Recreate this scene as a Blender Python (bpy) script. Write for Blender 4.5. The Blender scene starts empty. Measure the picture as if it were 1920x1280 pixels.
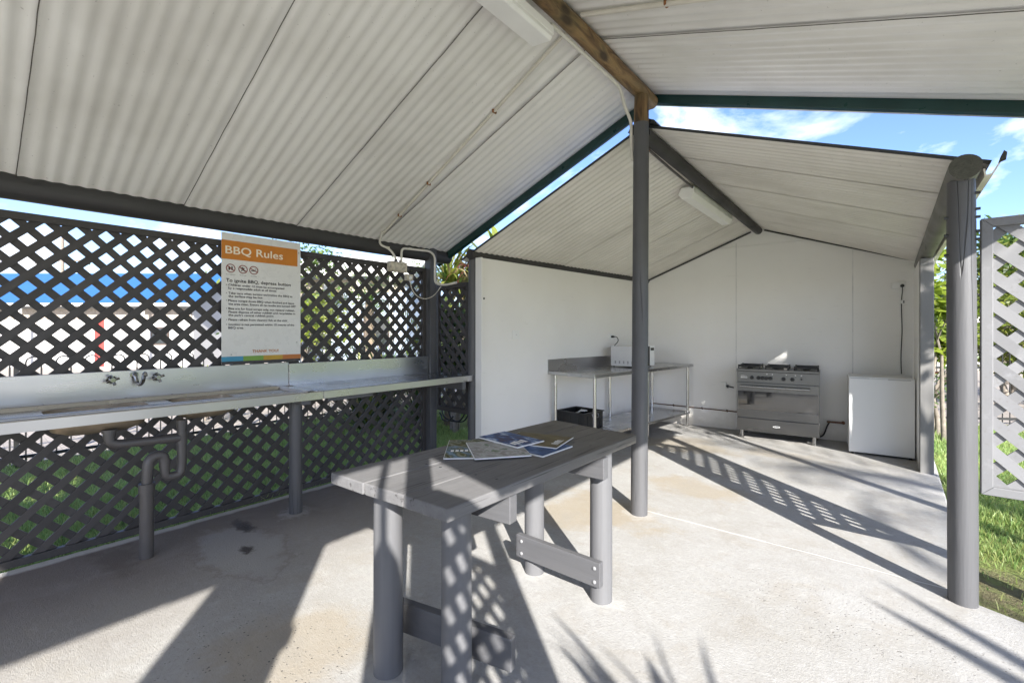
import bpy, bmesh, math, random
from math import radians, sin, cos, pi, sqrt, atan2
from mathutils import Vector, Matrix, noise as mnoise

random.seed(7)
scene = bpy.context.scene
COL = scene.collection
V = Vector

# ------------------------------------------------------------------ objects
ORG = {}


def thing(name, loc, label, cat, group=None, rotz=0.0):
    o = bpy.data.objects.new(name, None)
    COL.objects.link(o)
    o.empty_display_size = 0.1
    o.location = loc
    o.rotation_euler = (0, 0, rotz)
    o['label'] = label
    o['category'] = cat
    if group:
        o['group'] = group
    ORG[o.name] = (V(loc), rotz)
    return o


def tag(o, label, cat, group=None):
    o['label'] = label
    o['category'] = cat
    if group:
        o['group'] = group
    return o


class MB:
    def __init__(self):
        self.v = []
        self.f = []
        self.m = []
        self.mi = 0

    def add(self, vs, fs):
        b = len(self.v)
        self.v += [tuple(p) for p in vs]
        for f in fs:
            self.f.append(tuple(i + b for i in f))
            self.m.append(self.mi)
        return self

    def box(self, a, b):
        x0, y0, z0 = a
        x1, y1, z1 = b
        vs = [(x0, y0, z0), (x1, y0, z0), (x1, y1, z0), (x0, y1, z0), (x0, y0, z1), (x1, y0, z1), (x1, y1, z1), (x0, y1, z1)]
        return self.add(vs, [(0, 3, 2, 1), (4, 5, 6, 7), (0, 1, 5, 4), (1, 2, 6, 5), (2, 3, 7, 6), (3, 0, 4, 7)])

    def bar(self, p0, p1, w, h, up=(0, 0, 1)):
        """box from p0 to p1, w across, h along up"""
        p0, p1 = V(p0), V(p1)
        d = (p1 - p0).normalized()
        s = d.cross(V(up))
        if s.length < 1e-5:
            s = d.cross(V((0, 1, 0)))
        s.normalize()
        u = s.cross(d)
        s *= w / 2
        u *= h / 2
        vs = [p0 - s - u, p0 + s - u, p0 + s + u, p0 - s + u, p1 - s - u, p1 + s - u, p1 + s + u, p1 - s + u]
        return self.add(vs, [(0, 1, 2, 3), (7, 6, 5, 4), (0, 4, 5, 1), (1, 5, 6, 2), (2, 6, 7, 3), (3, 7, 4, 0)])

    def prism(self, poly, ext):
        """closed polygon of 3d points extruded by vector ext"""
        n = len(poly)
        e = V(ext)
        vs = [V(p) for p in poly] + [V(p) + e for p in poly]
        fs = [tuple(range(n - 1, -1, -1)), tuple(range(n, 2 * n))]
        for i in range(n):
            j = (i + 1) % n
            fs.append((i, j, n + j, n + i))
        return self.add(vs, fs)

    def tube(self, path, r, n=10, caps=True, rad=None):
        pts = [V(p) for p in path]
        k = len(pts)
        rings = []
        t0 = (pts[1] - pts[0]).normalized()
        a = V((0, 0, 1)) if abs(t0.z) < 0.9 else V((1, 0, 0))
        nrm = t0.cross(a).normalized()
        for i, p in enumerate(pts):
            if i == 0:
                t = pts[1] - pts[0]
            elif i == k - 1:
                t = pts[-1] - pts[-2]
            else:
                t = (pts[i + 1] - pts[i]).normalized() + (pts[i] - pts[i - 1]).normalized()
            t.normalize()
            nrm = (nrm - t * nrm.dot(t)).normalized()
            b = t.cross(nrm)
            rr = rad[i] if rad else r
            rings.append([p + (nrm * cos(2 * pi * j / n) + b * sin(2 * pi * j / n)) * rr for j in range(n)])
        vs = [q for ring in rings for q in ring]
        fs = []
        for i in range(k - 1):
            for j in range(n):
                j2 = (j + 1) % n
                fs.append((i * n + j, i * n + j2, (i + 1) * n + j2, (i + 1) * n + j))
        if caps:
            fs.append(tuple(range(n - 1, -1, -1)))
            fs.append(tuple((k - 1) * n + j for j in range(n)))
        return self.add(vs, fs)

    def cyl(self, p0, p1, r, r1=None, n=20):
        return self.tube([p0, p1], r, n, rad=[r, r if r1 is None else r1])

    def log(self, p0, p1, r0, r1=None, n=24, seed=0, amp=0.02, step=0.12):
        """round timber, slightly out of true"""
        r1 = r0 if r1 is None else r1
        p0, p1 = V(p0), V(p1)
        L = (p1 - p0).length
        k = max(2, int(L / step))
        d = (p1 - p0) / L
        a = V((0, 0, 1)) if abs(d.z) < 0.9 else V((1, 0, 0))
        s = d.cross(a).normalized()
        u = s.cross(d)
        vs = []
        for i in range(k + 1):
            t = i / k
            r = r0 + (r1 - r0) * t
            c = p0 + d * (L * t)
            if i in (0, k):
                r *= 0.985
            for j in range(n):
                w = 2 * pi * j / n
                q = 1 + amp * mnoise.noise(V((cos(w) * 1.1 + seed * 7.3, sin(w) * 1.1, t * L * 1.3))) + amp * 0.4 * mnoise.noise(V((cos(w) * 3 + seed * 3.3, sin(w) * 3, t * L * 4)))
                vs.append(c + (s * cos(w) + u * sin(w)) * r * q)
        fs = []
        for i in range(k):
            for j in range(n):
                j2 = (j + 1) % n
                fs.append((i * n + j, (i + 1) * n + j, (i + 1) * n + j2, i * n + j2))
        fs.append(tuple(range(n)))
        fs.append(tuple(k * n + j for j in range(n - 1, -1, -1)))
        return self.add(vs, fs)

    def lathe(self, c, prof, n=20):
        """prof list of (r, z) turned about the vertical through c"""
        c = V(c)
        vs = []
        for r, z in prof:
            for j in range(n):
                vs.append(c + V((r * cos(2 * pi * j / n), r * sin(2 * pi * j / n), z)))
        fs = []
        for i in range(len(prof) - 1):
            for j in range(n):
                j2 = (j + 1) % n
                fs.append((i * n + j, i * n + j2, (i + 1) * n + j2, (i + 1) * n + j))
        fs.append(tuple(range(n - 1, -1, -1)))
        fs.append(tuple((len(prof) - 1) * n + j for j in range(n)))
        return self.add(vs, fs)

    def xform(self, M):
        self.v = [tuple(M @ V(p)) for p in self.v]
        return self

    def build(self, name, mat, parent=None, smooth=None, bevel=0.0, local=False, label=None, seg=2):
        me = bpy.data.meshes.new(name)
        vs = self.v
        if parent is not None and not local:
            o0, rz = ORG[parent.name]
            M = (Matrix.Translation(o0) @ Matrix.Rotation(rz, 4, 'Z')).inverted()
            vs = [tuple(M @ V(p)) for p in vs]
        me.from_pydata(vs, [], self.f)
        mats = mat if isinstance(mat, (list, tuple)) else [mat]
        for m in mats:
            me.materials.append(m)
        if len(mats) > 1:
            me.polygons.foreach_set('material_index', self.m)
        if smooth:
            me.polygons.foreach_set('use_smooth', [True] * len(me.polygons))
            me.set_sharp_from_angle(angle=radians(smooth))
        me.update()
        o = bpy.data.objects.new(name, me)
        COL.objects.link(o)
        if parent is not None:
            o.parent = parent
            ORG[o.name] = ORG[parent.name]
        else:
            ORG[o.name] = (V((0, 0, 0)), 0)
        if bevel:
            b = o.modifiers.new('bevel', 'BEVEL')
            b.width = bevel
            b.segments = seg
            b.limit_method = 'ANGLE'
            b.angle_limit = radians(40)
        if label:
            o['label'] = label
        return o


def smooth_path(pts, r=0.05, k=5):
    """round the corners of a polyline"""
    pts = [V(p) for p in pts]
    out = [pts[0]]
    for i in range(1, len(pts) - 1):
        a, b, c = pts[i - 1], pts[i], pts[i + 1]
        d0 = min(r, (a - b).length * 0.48)
        d1 = min(r, (c - b).length * 0.48)
        s = b + (a - b).normalized() * d0
        e = b + (c - b).normalized() * d1
        for j in range(k + 1):
            t = j / k
            out.append(s * (1 - t) ** 2 + b * 2 * t * (1 - t) + e * t * t)
    out.append(pts[-1])
    return out


# ---------------------------------------------------------------- materials
class NT:
    def __init__(self, name):
        self.m = bpy.data.materials.new(name)
        self.m.use_nodes = True
        self.t = self.m.node_tree
        self.b = self.t.nodes['Principled BSDF']

    def n(self, typ, ins=None, **props):
        nd = self.t.nodes.new(typ)
        for k, v in props.items():
            setattr(nd, k, v)
        if ins:
            for k, v in ins.items():
                self.set(nd.inputs[k], v)
        return nd

    def set(self, sock, v):
        if isinstance(v, bpy.types.NodeSocket):
            self.t.links.new(v, sock)
        elif isinstance(v, bpy.types.Node):
            self.t.links.new(v.outputs[0], sock)
        else:
            if sock.type == 'RGBA' and len(v) == 3:
                v = (*v, 1)
            sock.default_value = v

    def p(self, **kw):
        for k, v in kw.items():
            self.set(self.b.inputs[k.replace('_', ' ')], v)
        return self

    def coord(self, scale=(1, 1, 1), kind='Object', rot=(0, 0, 0), loc=(0, 0, 0)):
        c = self.n('ShaderNodeTexCoord')
        mp = self.n('ShaderNodeMapping')
        self.t.links.new(c.outputs[kind], mp.inputs[0])
        mp.inputs['Scale'].default_value = scale
        mp.inputs['Rotation'].default_value = rot
        mp.inputs['Location'].default_value = loc
        return mp.outputs[0]

    def noise(self, vec, scale, detail=4, rough=0.55, dist=0.0):
        return self.n('ShaderNodeTexNoise', {'Vector': vec, 'Scale': scale, 'Detail': detail, 'Roughness': rough, 'Distortion': dist}).outputs[0]

    def ramp(self, fac, stops):
        r = self.n('ShaderNodeValToRGB')
        self.set(r.inputs[0], fac)
        e = r.color_ramp.elements
        while len(e) < len(stops):
            e.new(0.5)
        for i, (p, c) in enumerate(stops):
            e[i].position = p
            e[i].color = (*c, 1) if isinstance(c, (tuple, list)) else (c, c, c, 1)
        return r.outputs[0]

    def mix(self, fac, a, b, mode='MIX'):
        m = self.n('ShaderNodeMix', data_type='RGBA', blend_type=mode)
        self.set(m.inputs[0], fac)
        self.set(m.inputs[6], a)
        self.set(m.inputs[7], b)
        return m.outputs[2]

    def math(self, op, a, b=0.0, c=None, clamp=False):
        m = self.n('ShaderNodeMath', operation=op, use_clamp=clamp)
        self.set(m.inputs[0], a)
        self.set(m.inputs[1], b)
        if c is not None:
            self.set(m.inputs[2], c)
        return m.outputs[0]

    def bump(self, h, strength=0.3, dist=0.01, normal=None):
        b = self.n('ShaderNodeBump', {'Height': h, 'Strength': strength, 'Distance': dist})
        if normal is not None:
            self.set(b.inputs['Normal'], normal)
        self.set(self.b.inputs['Normal'], b.outputs[0])
        return b.outputs[0]


def plain(name, col, rough=0.5, metal=0.0, var=0.12, scale=6.0, stretch=(1, 1, 1), bump=0.0, bdist=0.004, spec=0.5, **kw):
    s = NT(name)
    vec = s.coord(stretch)
    nz = s.noise(vec, scale, 5)
    a = tuple(c * (1 - var) for c in col)
    b = tuple(min(1, c * (1 + var)) for c in col)
    s.p(Base_Color=s.ramp(nz, [(0.3, a), (0.7, b)]), Metallic=metal, Specular_IOR_Level=spec)
    s.p(Roughness=s.ramp(s.noise(vec, scale * 2.3, 3), [(0.3, max(0, rough - 0.08)), (0.7, min(1, rough + 0.08))]))
    if bump:
        s.bump(s.noise(vec, scale * 6, 4), bump, bdist)
    if kw:
        s.p(**kw)
    return s.m


def timber(name, col, axis='Z', rough=0.55, var=0.2, bump=0.35, checks=True, worn=None):
    """painted round or sawn timber, grain along one axis"""
    s = NT(name)
    sc = {'X': (1.2, 22, 22), 'Y': (22, 1.2, 22), 'Z': (22, 22, 1.2)}[axis]
    vec = s.coord(sc)
    g = s.noise(vec, 1.0, 6, 0.6, 0.4)
    g2 = s.noise(s.coord((3, 3, 3)), 1.0, 4)
    c = s.mix(g, tuple(k * (1 - var) for k in col), tuple(k * (1 + var) for k in col))
    c = s.mix(s.ramp(g2, [(0.35, 0.0), (0.75, 0.5)]), c, tuple(k * 0.8 for k in col))
    if worn:
        w = s.noise(s.coord((5, 5, 5)), 1.7, 6, 0.65)
        c = s.mix(s.ramp(w, [(0.70, 0.0), (0.76, 1.0)]), c, worn)
    h = g
    if checks:
        sc2 = {'X': (0.35, 9, 9), 'Y': (9, 0.35, 9), 'Z': (9, 9, 0.35)}[axis]
        ck = s.noise(s.coord(sc2), 1.0, 2, 0.5, 0.8)
        crack = s.ramp(s.math('ABSOLUTE', s.math('SUBTRACT', ck, 0.5)), [(0.0, 1.0), (0.014, 0.0)])
        gate = s.ramp(s.noise(s.coord((2, 2, 1)), 1.3, 2), [(0.48, 0.0), (0.58, 1.0)])
        crack = s.math('MULTIPLY', crack, gate)
        c = s.mix(crack, c, (0.02, 0.02, 0.02))
        h = s.math('SUBTRACT', g, s.math('MULTIPLY', crack, 1.5))
    s.p(Base_Color=c, Roughness=s.ramp(g2, [(0.3, rough - 0.1), (0.7, rough + 0.1)]))
    s.bump(h, bump, 0.006)
    return s.m


GREY = (0.135, 0.135, 0.142)
M = {}
M['post'] = timber('grey painted post', (0.088, 0.088, 0.092), 'Z', 0.5, 0.28, 0.6)
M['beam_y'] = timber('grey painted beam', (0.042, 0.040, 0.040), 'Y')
M['rail_x'] = timber('grey painted rail', (0.10, 0.10, 0.105), 'X', 0.5, 0.28, 0.5, checks=False)
M['lat_backlit'] = plain('backlit grey lattice paint', (0.045, 0.043, 0.043), 0.5, var=0.2, scale=9, bump=0.2)
M['lat_grey'] = plain('weathered grey lattice paint', (0.20, 0.20, 0.205), 0.6, var=0.18, scale=12, bump=0.25)
def table_paint():
    s = NT('worn grey table paint')
    g = s.noise(s.coord((38, 1.1, 38)), 1.0, 6, 0.65, 0.6)
    big = s.noise(s.coord((2, 1.2, 2)), 1.6, 5, 0.6)
    c = s.mix(g, (0.10, 0.098, 0.10), (0.19, 0.188, 0.19))
    sep = s.n('ShaderNodeSeparateXYZ', {0: s.coord((1, 1, 1))})
    far_ = s.n('ShaderNodeMapRange', {0: s.math('ADD', sep.outputs[1], s.math('MULTIPLY', big, 0.8)), 1: 0.1, 2: 0.9, 3: 0.0, 4: 0.6})
    c = s.mix(far_.outputs[0], c, s.mix(g, (0.10, 0.088, 0.062), (0.17, 0.15, 0.115)))
    st = s.ramp(s.noise(s.coord((60, 2.2, 60)), 1.0, 3, 0.5, 0.4), [(0.60, 0.0), (0.68, 0.8)])
    c = s.mix(st, c, (0.05, 0.047, 0.045))
    chip = s.ramp(s.noise(s.coord((14, 8, 14)), 1.0, 7, 0.75), [(0.70, 0.0), (0.73, 1.0)])
    c = s.mix(chip, c, (0.24, 0.20, 0.16))
    dust = s.ramp(s.noise(s.coord((5, 5, 5)), 1.0, 6, 0.7), [(0.5, 0.0), (0.75, 0.35)])
    c = s.mix(dust, c, (0.22, 0.215, 0.21))
    s.p(Base_Color=c, Roughness=s.ramp(big, [(0.3, 0.55), (0.7, 0.75)]), Specular_IOR_Level=0.2)
    s.bump(s.math('SUBTRACT', g, s.math('MULTIPLY', chip, 0.6)), 0.4, 0.006)
    return s.m


M['table'] = table_paint()
M['tableleg'] = timber('grey table leg paint', (0.125, 0.125, 0.13), 'Z', 0.6, 0.25, 0.5, checks=False, worn=(0.22, 0.215, 0.21))
M['chip'] = plain('bare chipped timber', (0.36, 0.2, 0.11), 0.8, var=0.4, scale=40)


def bare_wood(name, axis):
    s = NT(name)
    sc = {'Y': (15, 2.6, 15), 'Z': (14, 14, 2.0)}[axis]
    g = s.noise(s.coord(sc), 1.0, 7, 0.62, 1.4)
    c = s.ramp(g, [(0.30, (0.035, 0.018, 0.008)), (0.42, (0.15, 0.085, 0.035)), (0.55, (0.27, 0.17, 0.07)), (0.66, (0.17, 0.12, 0.055)), (0.78, (0.05, 0.03, 0.012))])
    k = s.noise(s.coord((3, 3, 3)), 1.4, 3)
    c = s.mix(s.ramp(k, [(0.45, 0.0), (0.65, 0.55)]), c, (0.075, 0.062, 0.028))
    kn = s.n('ShaderNodeTexVoronoi', {'Vector': s.coord({'Y': (7, 3, 7), 'Z': (7, 7, 3)}[axis]), 'Scale': 1.0}).outputs[0]
    c = s.mix(s.ramp(kn, [(0.10, 0.9), (0.22, 0.0)]), c, (0.03, 0.015, 0.006))
    s.p(Base_Color=c, Roughness=0.6)
    s.bump(g, 0.5, 0.01)
    return s.m


M['bare_y'] = bare_wood('varnished bare log', 'Y')
M['bare_z'] = bare_wood('bare post top', 'Z')


def endgrain():
    s = NT('weathered end grain')
    g = s.n('ShaderNodeTexWave', {'Vector': s.coord((1, 1, 1)), 'Scale': 60.0, 'Distortion': 6.0, 'Detail': 3.0}, wave_type='RINGS').outputs[0]
    k = s.noise(s.coord((1, 1, 1)), 60, 4)
    s.p(Base_Color=s.mix(k, s.mix(g, (0.032, 0.034, 0.031), (0.06, 0.06, 0.052)), (0.10, 0.10, 0.08)), Roughness=0.9)
    s.bump(k, 0.6, 0.01)
    return s.m


M['endgrain'] = endgrain()


def sheet_mat(name, c1, c2):
    s = NT(name)
    st = s.noise(s.coord((0.5, 16, 0.5)), 1.0, 5, 0.6)
    big = s.noise(s.coord((1.2, 1.2, 1.2)), 1.0, 4, 0.6)
    sp = s.noise(s.coord((1, 1, 1)), 55, 2)
    c = s.mix(s.ramp(st, [(0.3, 0.0), (0.75, 0.75)]), c1, c2)
    c = s.mix(s.ramp(big, [(0.45, 0.0), (0.8, 0.45)]), c, (0.40, 0.37, 0.32))
    c = s.mix(s.ramp(sp, [(0.70, 0.0), (0.76, 0.5)]), c, (0.30, 0.28, 0.25))
    s.p(Base_Color=c, Roughness=0.5, Specular_IOR_Level=0.35)
    return s.m


M['sheet'] = sheet_mat('cream roof sheet', (0.83, 0.81, 0.77), (0.72, 0.70, 0.65))
M['sheet_far'] = sheet_mat('cream roof sheet weathered', (0.82, 0.79, 0.73), (0.70, 0.66, 0.59))
M['seam'] = plain('dark lap shadow line', (0.10, 0.09, 0.075), 0.9, var=0.5, scale=8)
M['green'] = plain('dark green trim paint', (0.012, 0.045, 0.040), 0.35, var=0.2)
M['dark_trim'] = plain('dark grey trim', (0.03, 0.033, 0.035), 0.5)
M['gutter'] = plain('cream gutter paint', (0.70, 0.67, 0.60), 0.45)


def panel_mat():
    s = NT('white wall panel')
    big = s.noise(s.coord((1, 1, 1)), 1.2, 3)
    c = s.mix(s.ramp(big, [(0.3, 0.0), (0.8, 1.0)]), (0.83, 0.815, 0.785), (0.77, 0.75, 0.72))
    d = s.noise(s.coord((3, 3, 9)), 2.0, 6, 0.7)
    c = s.mix(s.ramp(d, [(0.62, 0.0), (0.80, 0.25)]), c, (0.5, 0.47, 0.42))
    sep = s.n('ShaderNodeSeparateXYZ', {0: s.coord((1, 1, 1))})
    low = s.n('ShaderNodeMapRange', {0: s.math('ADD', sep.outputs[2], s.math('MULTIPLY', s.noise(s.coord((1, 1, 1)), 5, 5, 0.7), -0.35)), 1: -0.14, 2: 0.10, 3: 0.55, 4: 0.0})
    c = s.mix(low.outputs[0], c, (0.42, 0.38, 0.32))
    scf = s.ramp(s.noise(s.coord((3, 3, 26)), 1.6, 5, 0.7, 0.8), [(0.66, 0.0), (0.72, 0.35)])
    c = s.mix(scf, c, (0.45, 0.44, 0.42))
    s.p(Base_Color=c, Roughness=0.34, Specular_IOR_Level=0.45)
    s.bump(s.noise(s.coord((1, 1, 1)), 4.0, 2), 0.06, 0.02)
    return s.m


M['panel'] = panel_mat()
M['strip'] = plain('grey joint strip', (0.66, 0.65, 0.63), 0.5)


def steel(name, col=(0.585, 0.572, 0.575), rough=0.28, stretch=(18, 0.8, 18)):
    s = NT(name)
    br = s.noise(s.coord(stretch), 1.0, 2, 0.5)
    sm = s.noise(s.coord((2, 2, 2)), 1.2, 2, 0.5)
    s.p(Base_Color=s.mix(sm, col, tuple(c * 0.82 for c in col)), Metallic=1.0)
    s.p(Roughness=s.ramp(s.math('ADD', s.math('MULTIPLY', br, 0.3), s.math('MULTIPLY', sm, 0.7)), [(0.3, rough - 0.05), (0.7, rough + 0.07)]))
    return s.m


M['steel_y'] = steel('brushed stainless steel')
M['steel_top'] = steel('worn stainless steel', (0.55, 0.55, 0.55), 0.25, (14, 0.6, 14))
M['steel_x'] = steel('brushed stainless steel front', (0.19, 0.187, 0.182), 0.3, (0.8, 12, 12))
M['steel_z'] = steel('stainless steel tube', (0.60, 0.59, 0.57), 0.25, (8, 8, 0.6))
M['bowl'] = plain('bowl underside', (0.30, 0.24, 0.17), 0.45, 0.6, 0.3, 8)
M['chrome'] = plain('chrome', (0.34, 0.34, 0.34), 0.18, 1.0, 0.02, 2)
M['pvc'] = plain('grey painted pipe', (0.085, 0.078, 0.075), 0.4, var=0.12, scale=7)
M['pvc_white'] = plain('aged white conduit', (0.66, 0.63, 0.56), 0.5, var=0.12)
M['conduit'] = plain('cream conduit', (0.62, 0.58, 0.50), 0.5, var=0.15)
M['rust'] = plain('rusted clip', (0.24, 0.10, 0.035), 0.8, var=0.5, scale=60)
M['jbox'] = plain('weathered junction box', (0.52, 0.47, 0.38), 0.65, var=0.35, scale=30)
M['white_plastic'] = plain('white plastic', (0.78, 0.78, 0.76), 0.35, var=0.04)
M['light_body'] = plain('light fitting white', (0.88, 0.87, 0.83), 0.4, var=0.04)
M['fridge'] = plain('white enamel', (0.70, 0.70, 0.69), 0.35, var=0.012, scale=1.5)
M['black_plastic'] = plain('black plastic', (0.014, 0.014, 0.014), 0.4, var=0.3)
M['black_iron'] = plain('black cast iron', (0.012, 0.012, 0.012), 0.55, var=0.3, scale=30, bump=0.2)
M['black_cable'] = plain('black cable', (0.012, 0.012, 0.013), 0.5)
M['copper'] = plain('tarnished copper pipe', (0.13, 0.06, 0.035), 0.5, 0.5, 0.3)
M['mw_side'] = plain('microwave grey-white', (0.66, 0.66, 0.68), 0.35, var=0.04)
M['oven_glass'] = plain('oven glass', (0.03, 0.03, 0.03), 0.04, 0.0, 0.1, spec=1.0, Coat_Weight=1.0, Coat_Roughness=0.02)
M['badge'] = plain('white badge', (0.75, 0.75, 0.74), 0.4)
M['sign_white'] = plain('sign face off white', (0.70, 0.69, 0.66), 0.3, var=0.03)
M['sign_orange'] = plain('sign orange', (0.55, 0.19, 0.02), 0.35, var=0.06)
M['sign_cream'] = plain('sign cream lettering', (0.85, 0.76, 0.60), 0.4, var=0.02)
M['sign_ink'] = plain('sign dark ink', (0.045, 0.042, 0.045), 0.5)
M['sign_red'] = plain('sign dark red', (0.20, 0.02, 0.015), 0.45)
M['sign_blue'] = plain('sign blue', (0.05, 0.27, 0.42), 0.4)
M['sign_green'] = plain('sign green', (0.17, 0.33, 0.05), 0.4)
M['sign_ochre'] = plain('sign ochre', (0.48, 0.29, 0.03), 0.4)
M['sign_rust'] = plain('sign burnt orange', (0.46, 0.15, 0.03), 0.4)
M['screw'] = plain('screw head', (0.35, 0.35, 0.35), 0.35, 1.0)
M['bolt'] = plain('painted bolt head', (0.22, 0.22, 0.225), 0.5, 0.0)
M['paper'] = plain('paper edge', (0.80, 0.80, 0.80), 0.5)
M['fence'] = plain('black fence paint', (0.015, 0.015, 0.015), 0.45)
M['cabin_wall'] = plain('white cabin cladding', (0.50, 0.485, 0.455), 0.6, var=0.05, stretch=(1, 1, 14))
M['cabin_brown'] = plain('brown window frame', (0.07, 0.05, 0.04), 0.5)
M['cabin_blue'] = plain('pale blue cladding', (0.33, 0.38, 0.46), 0.6, var=0.06, stretch=(1, 1, 14))
M['cabin_roof'] = plain('blue steel roof', (0.022, 0.10, 0.27), 0.5, var=0.12, stretch=(4, 1, 1))
M['cabin_glass'] = plain('window glass', (0.03, 0.035, 0.04), 0.05, spec=0.8)
M['cabin_band'] = plain('tan brick band', (0.40, 0.34, 0.27), 0.8, var=0.25, scale=14)
M['red_paint'] = plain('red paint', (0.50, 0.05, 0.04), 0.4)
M['trunk'] = plain('palm trunk bark', (0.22, 0.17, 0.12), 0.9, var=0.35, scale=5, stretch=(2, 2, 9), bump=0.6, bdist=0.02)
M['bark'] = plain('grey bark', (0.20, 0.17, 0.14), 0.9, var=0.35, scale=12, bump=0.5)


def concrete():
    s = NT('brushed concrete')
    vec = s.coord((1, 1, 1))
    big = s.noise(vec, 0.8, 5, 0.6, 0.3)
    mid = s.noise(vec, 3.5, 6, 0.65, 0.6)
    fine = s.noise(vec, 90, 4, 0.7)
    brush = s.noise(s.coord((30, 140, 30), rot=(0, 0, 0.5)), 1.0, 4, 0.7, 1.5)
    sep = s.n('ShaderNodeSeparateXYZ', {0: vec})
    X, Y = sep.outputs[0], sep.outputs[1]
    c = s.mix(s.ramp(big, [(0.35, 0.0), (0.65, 1.0)]), (0.385, 0.38, 0.37), (0.325, 0.315, 0.295))
    c = s.mix(s.ramp(mid, [(0.5, 0.0), (0.72, 0.55)]), c, (0.29, 0.26, 0.215))
    spk = s.noise(vec, 45, 5, 0.8)
    c = s.mix(s.ramp(spk, [(0.44, 0.0), (0.72, 0.45)]), c, (0.22, 0.21, 0.195))
    c = s.mix(s.ramp(s.noise(vec, 14, 5, 0.7), [(0.52, 0.0), (0.72, 0.4)]), c, (0.46, 0.455, 0.445))

    def blob(cx, cy, rx, ry, amt=0.45, sc=5.0):
        dx = s.math('DIVIDE', s.math('SUBTRACT', X, cx), rx)
        dy = s.math('DIVIDE', s.math('SUBTRACT', Y, cy), ry)
        d = s.math('SQRT', s.math('ADD', s.math('MULTIPLY', dx, dx), s.math('MULTIPLY', dy, dy)))
        nz = s.noise(vec, sc, 5, 0.65)
        return s.math('ADD', d, s.math('MULTIPLY', s.math('SUBTRACT', nz, 0.5), amt * 4))

    # brown stain along the sink side, deepened to paint the shade there
    stain_shade = s.ramp(s.math('ADD', X, s.math('MULTIPLY', mid, 0.9)), [(0.0, 1.0), (0.0, 1.0)])
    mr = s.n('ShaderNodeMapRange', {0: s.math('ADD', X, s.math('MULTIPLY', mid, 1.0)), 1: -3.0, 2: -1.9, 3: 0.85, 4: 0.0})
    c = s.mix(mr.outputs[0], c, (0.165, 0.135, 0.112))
    # tan stains
    for (x, y, rx, ry, a) in ((-1.75, 3.1, 0.55, 0.45, 0.6), (-1.3, 4.1, 0.45, 0.3, 0.55), (-2.0, 0.9, 0.35, 0.4, 0.5), (-1.95, 5.6, 0.7, 0.5, 0.5), (-0.9, 5.8, 0.5, 0.25, 0.35)):
        b = blob(x, y, rx, ry, 0.5, 3.0)
        c = s.mix(s.ramp(b, [(0.55, a), (1.1, 0.0)]), c, (0.30, 0.245, 0.165))
    bl2 = s.noise(vec, 1.7, 6, 0.68, 1.2)
    c = s.mix(s.ramp(bl2, [(0.50, 0.0), (0.68, 0.45)]), c, (0.27, 0.255, 0.23))
    # aggregate showing through
    vor = s.n('ShaderNodeTexVoronoi', {'Vector': vec, 'Scale': 55.0}).outputs[0]
    dots = s.ramp(vor, [(0.16, 1.0), (0.26, 0.0)])
    agg = s.noise(vec, 30, 2)
    zone = s.math('MAXIMUM', s.ramp(blob(-1.95, 0.75, 0.8, 0.5, 0.4, 3.0), [(0.4, 1.0), (1.1, 0.0)]), s.ramp(blob(-0.1, 2.7, 0.9, 0.5, 0.5, 4.0), [(0.3, 0.7), (1.1, 0.0)]))
    zone = s.math('MAXIMUM', zone, s.ramp(s.noise(vec, 1.6, 3), [(0.60, 0.0), (0.72, 0.6)]))
    pit = s.math('MULTIPLY', s.math('MULTIPLY', dots, zone), s.ramp(agg, [(0.5, 0.0), (0.56, 1.0)]))
    c = s.mix(pit, c, (0.09, 0.08, 0.075))
    # damp halo and puddle stains by the sink
    halo = blob(-3.15, 1.14, 0.5, 0.24, 0.3, 6.0)
    c = s.mix(s.ramp(halo, [(0.7, 0.6), (1.0, 0.0)]), c, (0.33, 0.325, 0.315))
    ring = s.math('MULTIPLY', s.ramp(halo, [(0.85, 0.0), (0.98, 0.5), (1.12, 0.0)]), 1.0)
    c = s.mix(ring, c, (0.19, 0.16, 0.14))
    wet = s.math('MAXIMUM', s.ramp(blob(-3.50, 1.28, 0.16, 0.07, 0.6, 16.0), [(0.45, 1.0), (1.15, 0.0)]), s.ramp(blob(-3.10, 1.16, 0.09, 0.045, 0.6, 20.0), [(0.45, 1.0), (1.15, 0.0)]))
    c = s.mix(wet, c, (0.045, 0.030, 0.018))
    st = s.ramp(blob(-3.6, 0.62, 0.33, 0.14, 0.55, 9.0), [(0.4, 0.75), (1.1, 0.0)])
    c = s.mix(st, c, (0.13, 0.105, 0.085))
    # pale strip at the slab edge, outside light painted into the colour
    edge = s.ramp(s.math('ADD', X, s.math('MULTIPLY', s.noise(vec, 9, 3), 0.05)), [(0.0, 1.0), (1.0, 0.0)])
    er = s.n('ShaderNodeMapRange', {0: s.math('ADD', X, s.math('MULTIPLY', s.noise(vec, 7, 4), 0.06)), 1: -3.80, 2: -3.765, 3: 0.9, 4: 0.0})
    c = s.mix(er.outputs[0], c, (0.62, 0.61, 0.59))
    # joint between the slabs
    jn = s.math('ABSOLUTE', s.math('SUBTRACT', s.math('ADD', Y, s.math('MULTIPLY', s.noise(vec, 6, 3), 0.03)), 3.362))
    jm = s.math('MULTIPLY', s.ramp(jn, [(0.006, 1.0), (0.011, 0.0)]), s.math('GREATER_THAN', X, -1.45))
    c = s.mix(s.math('MULTIPLY', jm, 0.85), c, (0.52, 0.51, 0.48))
    jd = s.math('MULTIPLY', s.ramp(s.math('ABSOLUTE', s.math('SUBTRACT', jn, 0.011)), [(0.0015, 1.0), (0.004, 0.0)]), s.math('GREATER_THAN', X, -0.6))
    c = s.mix(s.math('MULTIPLY', jd, 0.7), c, (0.16, 0.14, 0.12))
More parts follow.
